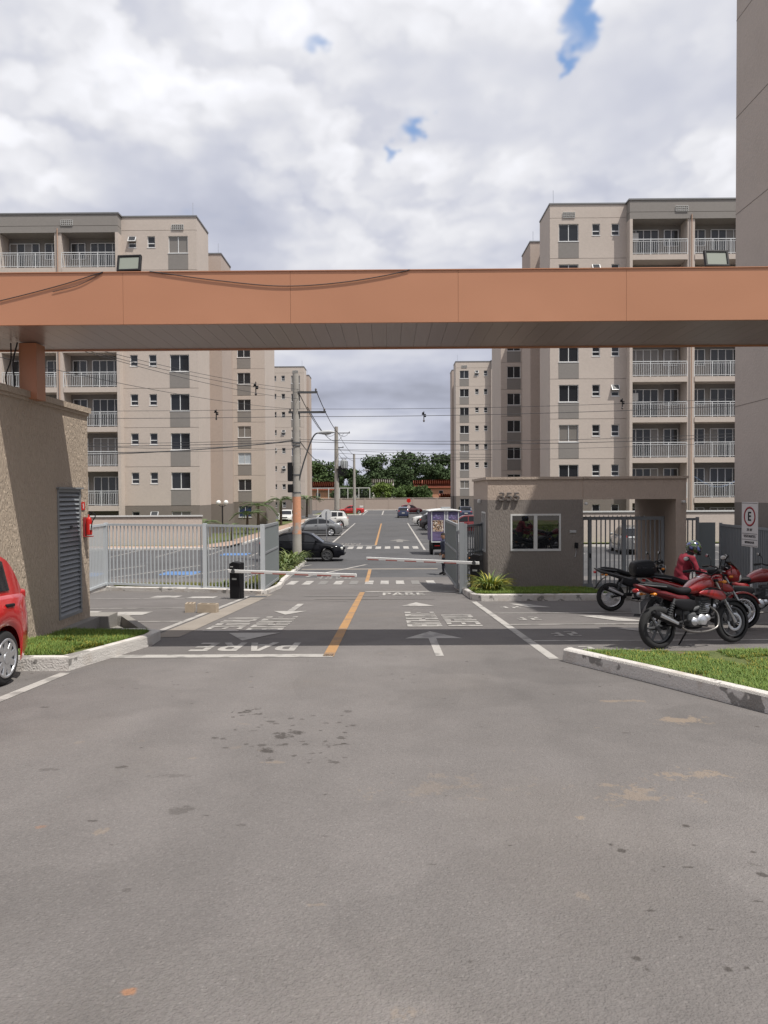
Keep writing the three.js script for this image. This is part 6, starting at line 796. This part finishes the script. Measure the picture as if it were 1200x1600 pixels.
spacer(1.66, 6.95, 36.2, 1, 'small wire spacer over the middle of the road'); spacer(10.6, 7.35, 35, 1, 'small wire spacer before the guardhouse-side balconies'); spacer(-8.2, 7.15, 36.6, 1, 'small wire spacer before the shaded wing of the fence-side block'); spacer(-6.2, 8.3, 36, 1.3, 'dark cluster of insulators on the wires beside the near pole');

// ---------------------------------------------------------------- plants
const leafM = (rgb, t = 0.25) => mat(rgb, 0.7, { transmission: t, thickness: 0, side: THREE.DoubleSide });
function strap(L, w, bend, n = 7) { const p = [], ix = []; for (let i = 0; i <= n; i++) { const t = i / n, a = bend * t * t, ww = w * Math.sin(PI * Math.min(1, 0.18 + t * 0.82)) * (1 - 0.25 * t), x = L * t * Math.sin(0.25 + a), y = L * t * Math.cos(0.25 + a * 0.9); p.push(x, y, -ww / 2, x + 0.006 * w, y - w * 0.12, 0, x, y, ww / 2); } for (let i = 0; i < n; i++) for (let j = 0; j < 2; j++) { const a = i * 3 + j; ix.push(a, a + 1, a + 3, a + 1, a + 4, a + 3); } const g = new THREE.BufferGeometry(); g.setAttribute('position', new THREE.Float32BufferAttribute(p, 3)); g.setIndex(ix); g.computeVertexNormals(); return g; }
{ const geos = [strap(0.5, 0.045, 0.7), strap(0.6, 0.04, 0.5), strap(0.42, 0.05, 1.0), strap(0.52, 0.04, 1.1)], mats = [leafM([0.30, 0.30, 0.03]), leafM([0.16, 0.22, 0.025]), leafM([0.40, 0.36, 0.045]), leafM([0.10, 0.17, 0.025])], r = rng(31);
  const o = thing('strap_leaf_plant', 'yellow-green strap-leaved plant at the guardhouse corner', 'plant', null, G(2.72, 20.6, 0.12));
  for (let i = 0; i < 230; i++) { const l = mesh('leaf', geos[i % 4], mats[Math.floor(r() * 4)], o); const a = r() * 6.283, q = Math.sqrt(r()) * 0.24; l.position.set(Math.cos(a) * q, r() * 0.12 - 0.02, Math.sin(a) * q); l.rotation.set(0, -a + (r() - 0.5) * 1.4, (r() - 0.5) * 0.35); l.scale.setScalar(0.75 + r() * 0.5); } }
function shrub(x, d, s, n, cols, label, seed) { const o = thing('low_shrub', label, 'shrub', 'low shrubs on the pole island', G(x, d, 0.08)), r = rng(seed), gs = []; for (let i = 0; i < n; i++) { const a = r() * 6.283, q = Math.sqrt(r()) * 0.32 * s; gs.push(strap(0.25 * s * (0.6 + r() * 0.7), 0.06 * s, 0.5 + r()).rotateZ((r() - 0.5) * 0.5).rotateY(-a).translate(Math.cos(a) * q, r() * 0.18 * s, Math.sin(a) * q)); } const h = Math.floor(gs.length / 2); mesh('foliage', merge(gs.slice(0, h)), leafM(cols[0]), o); mesh('foliage', merge(gs.slice(h)), leafM(cols[1]), o); mesh('stem', merge([rod([0, -0.02, 0], [0.03, 0.22 * s, 0], 0.012), rod([0, -0.02, 0], [-0.06, 0.2 * s, 0.04], 0.01)]), M.bark, o); }
[[-4.55, 29.5, 1.1, 90, 'beside the open white-side gate leaf'], [-4.6, 31.2, 1.4, 120, 'second from the gate leaf'], [-4.5, 32.9, 1.5, 130, 'third from the gate leaf'], [-4.55, 34.5, 1.6, 140, 'fourth from the gate leaf'], [-4.5, 36.0, 1.7, 150, 'next to the concrete pole'], [-4.6, 23.6, 0.8, 60, 'behind the exit barrier post'], [-5.2, 24.0, 0.8, 60, 'under the pale grey fence'], [-4.15, 23.3, 0.7, 50, 'at the foot of the fence end post']].forEach(([x, d, s, n, t], i) => shrub(x, d, s, n, [[0.16, 0.20, 0.05], [0.10, 0.15, 0.035]], 'low leafy shrub ' + t, 50 + i));
function frondGeo(L, droop) { const gs = []; for (let i = 0; i < 16; i++) { const t = 0.15 + (i / 16) * 0.85, x = L * t, y = L * (0.55 * t - droop * t * t), l = 0.3 * L * Math.sin(PI * (0.12 + t * 0.8)); for (const s of [-1, 1]) { const p = [x, y, 0, x + l * 0.5, y - 0.12 * l, s * l * 0.85, x + 0.05 * L, y, 0.0]; const g = new THREE.BufferGeometry(); g.setAttribute('position', new THREE.Float32BufferAttribute(p, 3)); g.computeVertexNormals(); gs.push(g); } } gs.push(tube([[0, 0, 0], [L * 0.5, L * (0.275 - droop * 0.25), 0], [L, L * (0.55 - droop), 0]], 0.012 * L, 8, 4)); return merge(gs); }
const frondMs = [leafM([0.055, 0.10, 0.02], 0.15), leafM([0.09, 0.15, 0.03], 0.15)], fronds = [frondGeo(1.1, 0.75), frondGeo(1.2, 1.0), frondGeo(1.0, 0.45)];
function palm(x, d, h, s, label, seed) { const o = thing('young_palm', label, 'palm', 'young palms along the garden', G(x, d, 0.1)), r = rng(seed); mesh('trunk', rod([0, 0, 0], [0.05, h, 0], 0.1 * s, 0.06 * s, 10), M.bark, o); for (let i = 0; i < 16; i++) { const f = mesh('frond', fronds[i % 3], frondMs[i % 2], o); f.position.set(0.05, h, 0); f.rotation.y = i * 2.4 + r(); f.rotation.z = (r() - 0.3) * 0.5; f.scale.setScalar(s * (0.8 + r() * 0.4)); } }
[[-12.2, 50, 1.3, 0.9, 'beside the low garden wall'], [-10.9, 53, 1.0, 0.8, 'before the block corner'], [-11.5, 62, 1.6, 1.3, 'behind the silver sedan'], [-11.8, 69, 2.2, 1.4, 'second beyond the silver sedan'], [-11.3, 80, 2.6, 1.6, 'beside the white pickup'], [-11.6, 108, 2.5, 1.8, 'before the distant block']].forEach(([x, d, h, s, t], i) => palm(x, d, h, s, 'young palm ' + t, 80 + i));
{ // twin globe lamp and trail of bollard things in the garden
  const l = thing('globe_lamp', 'dark garden lamp post with two white globes', 'lamp post', null, G(-11.2, 51.5, 0.1)); mesh('post', rod([0, 0, 0], [0, 2.5, 0], 0.04), M.black, l); mesh('arms', tube([[-0.25, 2.55, 0], [0, 2.4, 0], [0.25, 2.55, 0]], 0.02, 12, 6), M.black, l); for (const s of [-1, 1]) mesh('globe', new THREE.SphereGeometry(0.16, 16, 12).translate(s * 0.25, 2.7, 0), mat([0.75, 0.74, 0.7], 0.4), l);
  const s = thing('road_sign', 'back of an octagonal road sign on a post by the silver sedan', 'sign', null, G(-3.75, 46.0, 0)); mesh('post', rod([0, 0, 0], [0, 2.3, 0], 0.03), M.steel, s); mesh('plate', new THREE.CylinderGeometry(0.33, 0.33, 0.02, 8).rotateX(PI / 2).rotateZ(PI / 8).translate(0, 2.1, -0.04), mat([0.55, 0.55, 0.55], 0.5), s);
  const q = thing('stop_sign', 'red octagonal stop sign at the end of the inner road', 'sign', null, G(2.35, 92, 0)); mesh('post', rod([0, 0, 0], [0, 2.7, 0], 0.035), M.steel, q); mesh('plate', new THREE.CylinderGeometry(0.27, 0.27, 0.02, 8).rotateX(PI / 2).rotateZ(PI / 8).translate(0, 2.5, 0.05), M.red, q); mesh('lower_plate', new THREE.CylinderGeometry(0.2, 0.2, 0.02, 20).rotateX(PI / 2).translate(0, 1.75, 0.05), mat([0.6, 0.5, 0.5], 0.5), q); }
// ---------------------------------------------------------------- trees
const treeMats = [[0.05, 0.085, 0.022], [0.038, 0.066, 0.02], [0.07, 0.115, 0.028], [0.11, 0.16, 0.03]].map((c) => mat(c, 0.85, { side: THREE.DoubleSide }));
function tree(x, d, h, w, kind, label, seed, leaf = 0.55, dense = 1) {
  const o = thing('tree', label, 'tree', d > 0 ? 'trees beyond the boundary wall' : 'trees across the street', [x, gy(d) - 0.1, -d]), r = rng(seed), limbs = [rod([0, 0, 0], [0, h * 0.45, 0], h * 0.03, h * 0.02, 8)], clumps = [];
  const nc = Math.round(13 * dense); for (let i = 0; i < nc; i++) { const a = r() * 6.283, e = 0.28 + 0.68 * Math.pow(r(), 0.8), q = w * 0.5 * Math.sqrt(Math.max(0.05, 1 - Math.pow((e - 0.55) / 0.5, 2))) * (0.35 + 0.65 * r()); const c = [Math.cos(a) * q, h * e, Math.sin(a) * q]; clumps.push([c, (0.13 + 0.12 * r()) * Math.max(w, h * 0.7)]); limbs.push(rod([0, h * (0.2 + 0.25 * r()), 0], c, h * 0.011, h * 0.004, 5)); }
  mesh('trunk', merge(limbs), M.bark, o);
  const p = [], nn = []; for (const [c, rad] of clumps) { const n = Math.round(95 * dense * Math.pow(rad / leaf / 2.2, 1.5) + 60); for (let i = 0; i < n; i++) { const u = r() * 2 - 1, a = r() * 6.283, q = rad * Math.pow(r(), 0.45) * (0.8 + 0.4 * r()), s = Math.sqrt(1 - u * u), dir = [s * Math.cos(a), u * 0.75, s * Math.sin(a)], ctr = [c[0] + dir[0] * q, c[1] + dir[1] * q, c[2] + dir[2] * q]; const t1 = new THREE.Vector3(r() - 0.5, r() - 0.5, r() - 0.5).normalize(), t2 = new THREE.Vector3(r() - 0.5, r() - 0.5, r() - 0.5).cross(t1).normalize(), l = leaf * (0.6 + 0.8 * r()); const A = t1.multiplyScalar(l), Bv = t2.multiplyScalar(l * 0.55); const q4 = [[-1, -0.3], [0, -1], [1, 0.2], [0.1, 1]].map(([m, k]) => [ctr[0] + A.x * m * 0.5 + Bv.x * k * 0.5, ctr[1] + A.y * m * 0.5 + Bv.y * k * 0.5, ctr[2] + A.z * m * 0.5 + Bv.z * k * 0.5]); p.push(...q4[0], ...q4[1], ...q4[2], ...q4[0], ...q4[2], ...q4[3]); } }
  const g = new THREE.BufferGeometry(); g.setAttribute('position', new THREE.Float32BufferAttribute(p, 3)); g.computeVertexNormals(); mesh('crown', g, treeMats[kind], o);
}
[[5.8, 215, 15, 14, 1, 'broad dark tree rising highest beyond the boundary wall', 1, 0.8], [-3.4, 212, 13.6, 7.5, 1, 'dark gappy tree next to the highest tree', 2, 0.7], [16.5, 220, 14, 11, 1, 'dark tree beside the distant guardhouse-side block', 3, 0.8], [-12, 205, 10, 8, 1, 'dark tree behind the far thin pole', 4, 0.7], [-17.5, 190, 11, 9, 0, 'round green tree beside the distant fence-side block', 5, 0.7], [-15, 200, 9, 9, 1, 'shaded tree behind the transformer pole', 6, 0.7], [12, 208, 11, 9, 1, 'low dark tree between the two tall dark ones', 7, 0.7], [24, 205, 13, 11, 1, 'dark tree behind the tile-roofed house', 8, 0.8], [-1.5, 178, 5.6, 6, 3, 'bright yellow-green bush over the boundary wall', 9, 0.45], [4.5, 180, 5.0, 6, 2, 'light green bush over the middle of the boundary wall', 10, 0.45], [7.2, 176, 5.4, 4.5, 0, 'rounded green shrub tree over the boundary wall', 11, 0.45], [8.6, 179, 4.4, 3.5, 1, 'green tree before the tile-roofed house', 12, 0.5], [-6.5, 183, 7.5, 6, 1, 'shaded tree behind the court fence', 13, 0.5], [2.5, 200, 10, 9, 1, 'dark tree under the highest crown', 14, 0.65], [-10.5, 176, 5, 5, 0, 'green shrub tree beside the red roof', 15, 0.45], [1.6, 177, 4.8, 4, 2, 'small light bush between the two brighter bushes', 16, 0.45]].forEach(([x, d, h, w, k, l, s, f]) => tree(x, d, h, w, k, l, 100 + s, f, 1.5));
[[-16, -26, 9, 8, 1], [-8, -28, 11, 9, 0], [0, -27, 8, 8, 1], [8, -29, 12, 10, 1], [15, -27, 10, 9, 0], [22, -28, 12, 10, 1], [30, -26, 10, 9, 1]].forEach(([x, d, h, w, k], i) => tree(x, d, h, w, k, ['leafy tree on the earth bank across the street, ', ''][0] + ['first', 'second', 'third', 'fourth', 'fifth', 'sixth', 'seventh'][i] + ' of its row', 300 + i, 0.5, 0.8));
setting('earth_bank', (() => { const g = new THREE.PlaneGeometry(120, 16, 60, 12).rotateX(-PI / 2), p = g.attributes.position, r = rng(3); for (let i = 0; i < p.count; i++) { const z = p.getZ(i) + 8, t = clamp(z / 7); p.setXYZ(i, p.getX(i), gy(-15.6 - z) - 0.1 + 1.1 * t * t * (3 - 2 * t) + 0.25 * r() * t, 15.6 + z); } g.computeVertexNormals(); return muv(g); })(), M.earth, 'bare orange earth bank across the street', 'bank');
setting('street_verge', grid(-60, 60, -16.5, -14.4, 0.1, 1, 1), M.lawn, 'grass strip across the street', 'lawn');
// ---------------------------------------------------------------- houses and court beyond the wall
M.tile = mat([0.24, 0.07, 0.04], 0.85, { map: rep(concTex, 0.2) }); M.houseWall = mat([0.52, 0.27, 0.17], 0.9, { map: rep(plasterTex, 0.2) }); M.houseWhite = mat([0.6, 0.58, 0.55], 0.9);
function house(x, d, w, dep, h, rise, wm, label, base = 0, rm = M.tile) {
  const o = thing('house', label, 'house', 'houses beyond the boundary wall', [x, base, -d]); mesh('wall', boxAt(-w / 2, w / 2, 0, h, -dep, 0), wm, o);
  const rows = []; const n = Math.round(w / 0.45), L = Math.hypot(dep / 2 + 0.5, rise), an = Math.atan2(rise, dep / 2 + 0.5); for (let i = 0; i < n; i++) { const xx = -w / 2 - 0.3 + ((i + 0.5) * (w + 0.6)) / n; for (const s of [-1, 1]) { const q = new THREE.CylinderGeometry((w + 0.6) / n / 2, (w + 0.6) / n / 2, L, 6, 1, true).rotateX(s * (PI / 2 - an)).translate(xx, h + rise / 2, -dep / 2 + s * (dep / 4 + 0.25)); rows.push(q); } } for (const q of [-1, 1]) rows.push(cbox(w + 0.6, 0.06, L).rotateX(-q * an * -1).translate(0, h + rise / 2 - 0.02, -dep / 2 + q * (dep / 4 + 0.25))); mesh('roof', merge(rows), rm, o);
  const gable = new THREE.ExtrudeGeometry(new THREE.Shape([[-dep / 2, 0], [dep / 2, 0], [0, rise - 0.1]].map((a) => new THREE.Vector2(...a))), { depth: w - 0.02, bevelEnabled: false }).rotateY(PI / 2).translate(-w / 2 + 0.01, h + 0.002, -dep / 2); mesh('gable', gable, wm, o);
  for (let i = 0; i < Math.max(1, Math.floor(w / 3)); i++) { const f = mesh('window', winFrame(1.0, 1.0).translate(-w / 2 + 0.8 + i * 2.8, h - 1.7, 0.001), M.frame, o); mesh('pane', boxAt(0.05, 0.95, 0.05, 0.95, 0.01, 0.03).translate(-w / 2 + 0.8 + i * 2.8, h - 1.7, 0.001), M.glass, f); }
}
house(12.6, 184, 8.5, 6, 4.8, 1.7, M.houseWall, 'orange house with a tiled roof beside the distant guardhouse-side block'); house(9.6, 196, 6, 6, 5.2, 1.4, M.houseWall, 'orange house with a tiled roof behind the light green shrub trees'); house(15.0, 176, 6, 5, 2.2, 0.9, M.houseWall, 'low shed with bright red tiles behind the boundary wall'); house(-16.5, 178, 8, 6, 4.3, 1.8, M.houseWall, 'house with a long red roof behind the court fence'); house(-1.6, 190, 5, 5, 5.3, 1.6, M.houseWhite, 'white gabled house between the trees', 0, M.pole);
{ const c = thing('court_fence', 'white framed court fence above the boundary wall', 'fence', null, [0, 0, -168]), gs = []; for (const [x0, x1, y1] of [[-18, -9, 4.6], [-9, -4.2, 4.6]]) { for (let x = x0; x <= x1 + 0.01; x += 2.4) mesh('post', boxAt(x - 0.08, x + 0.08, 0, y1, -0.08, 0.08), M.white, c); mesh('rail', boxAt(x0, x1, y1 - 0.001, y1 + 0.16, -0.09, 0.09), M.white, c); } for (let x = -18; x < -4.2; x += 0.35) gs.push(boxAt(x - 0.012, x + 0.012, 0.3, 4.6, -0.01, 0.01)); for (let y = 0.5; y < 4.6; y += 0.35) gs.push(boxAt(-18, -4.2, y - 0.012, y + 0.012, -0.012, 0.012)); mesh('mesh_netting', merge(gs), M.darkGrey, c); }
// ---------------------------------------------------------------- grass blades
function blades(name, polyPts, n, off, hgt, cols, label, seed) {
  const r = rng(seed), tri = []; for (let i = 0; i < 5; i++) { const a = i * 1.26 + 0.3, l = 0.018, b = [Math.cos(a) * 0.012, 0, Math.sin(a) * 0.012], t = [Math.cos(a) * (0.03 + 0.02 * (i % 3)), 0.75 + 0.13 * (i % 3), Math.sin(a) * (0.03 + 0.015 * (i % 2))], s = [-Math.sin(a) * 0.004, 0, Math.cos(a) * 0.004]; const m = [(b[0] + t[0]) / 2 * 0.8, t[1] * 0.55, (b[2] + t[2]) / 2 * 0.8]; tri.push(b[0] - s[0], b[1], b[2] - s[2], b[0] + s[0], b[1], b[2] + s[2], m[0] - s[0], m[1], m[2] - s[2], b[0] + s[0], b[1], b[2] + s[2], m[0] + s[0], m[1], m[2] + s[2], m[0] - s[0], m[1], m[2] - s[2], m[0] - s[0], m[1], m[2] - s[2], m[0] + s[0], m[1], m[2] + s[2], t[0], t[1], t[2]); }
  const g = new THREE.BufferGeometry(); g.setAttribute('position', new THREE.Float32BufferAttribute(tri, 3)); g.computeVertexNormals();
  const inside = (x, d) => { let c = false; for (let i = 0, j = polyPts.length - 1; i < polyPts.length; j = i++) { const [xi, yi] = polyPts[i], [xj, yj] = polyPts[j]; if (yi > d !== yj > d && x < ((xj - xi) * (d - yi)) / (yj - yi) + xi) c = !c; } return c; };
  const xs = polyPts.map((q) => q[0]), ds = polyPts.map((q) => q[1]), im = new THREE.InstancedMesh(g, mat('#fff', 0.75, { side: THREE.DoubleSide, transmission: 0.2, thickness: 0 }), n), m4 = new THREE.Matrix4(), q4 = new THREE.Quaternion(), c = new THREE.Color(); let k = 0;
  while (k < n) { const x = lerp(Math.min(...xs), Math.max(...xs), r()), d = lerp(Math.min(...ds), Math.max(...ds), r()); if (!inside(x, d)) continue; const p = pf(x * 0.11 + 3, d * 0.11 + 3, 16, 4, 5); if (p < 0.40 && r() < (0.40 - p) * 9) continue; const s = hgt * (0.55 + 0.6 * r()) * (0.7 + 0.6 * p); q4.setFromEuler(new THREE.Euler((r() - 0.5) * 0.7, r() * 6.283, (r() - 0.5) * 0.7)); m4.compose(new THREE.Vector3(x, gy(d) + off - 0.005, -d), q4, new THREE.Vector3(0.7 + s * 6, s, 0.7 + s * 6)); im.setMatrixAt(k, m4); const t = clamp(p * 1.3 - 0.15 + (r() - 0.5) * 0.5), dry = r() < 0.05 + 0.25 * sstep(0.46, 0.38, p) ? 1 : 0; c.setRGB(lerp(lerp(cols[0][0], cols[1][0], t), 0.34, dry * 0.8), lerp(lerp(cols[0][1], cols[1][1], t), 0.28, dry * 0.8), lerp(cols[0][2], cols[1][2], t)); im.setColorAt(k, c); k++; }
  im.name = numbered(name); im.userData = { label, category: 'grass', kind: 'stuff' }; put(im); scene.add(im);
}
const GC = [[0.075, 0.15, 0.02], [0.175, 0.25, 0.035]];
blades('grass', [[5.0, 4.2], [4.46, 4.6], [3.5, 6.8], [2.88, 8.5], [2.42, 9.72], [9, 9.72], [9, 4.2]], 110000, 0.12, 0.047, GC, 'short bright grass of the verge under the motorcycles', 1);
blades('grass', [[2.3, 19.95], [2.45, 19.72], [5.6, 19.72], [5.6, 22.28], [2.3, 22.28]], 26000, 0.13, 0.10, GC, 'grass of the bed before the guardhouse', 2);
blades('grass', [[-5.15, 9.32], [-4.0, 9.32], [-3.72, 11.4], [-3.8, 11.95], [-5.1, 12.1]], 30000, 0.12, 0.075, GC, 'grass beside the red hatchback and shed', 3);
blades('grass', [[-9.0, 24.85], [-5.7, 23.75], [-3.85, 22.7], [-3.85, 26.2], [-9, 26.2]], 9000, 0.09, 0.11, [[0.13, 0.15, 0.03], [0.27, 0.26, 0.07]], 'weeds under the pale grey fence', 4);
blades('grass', [[-5.15, 26.5], [-4.15, 26.5], [-4.15, 37.2], [-5.15, 37.2]], 9000, 0.09, 0.13, [[0.13, 0.16, 0.03], [0.24, 0.25, 0.06]], 'weeds of the island round the concrete pole', 5);

renderer.render(scene, camera);
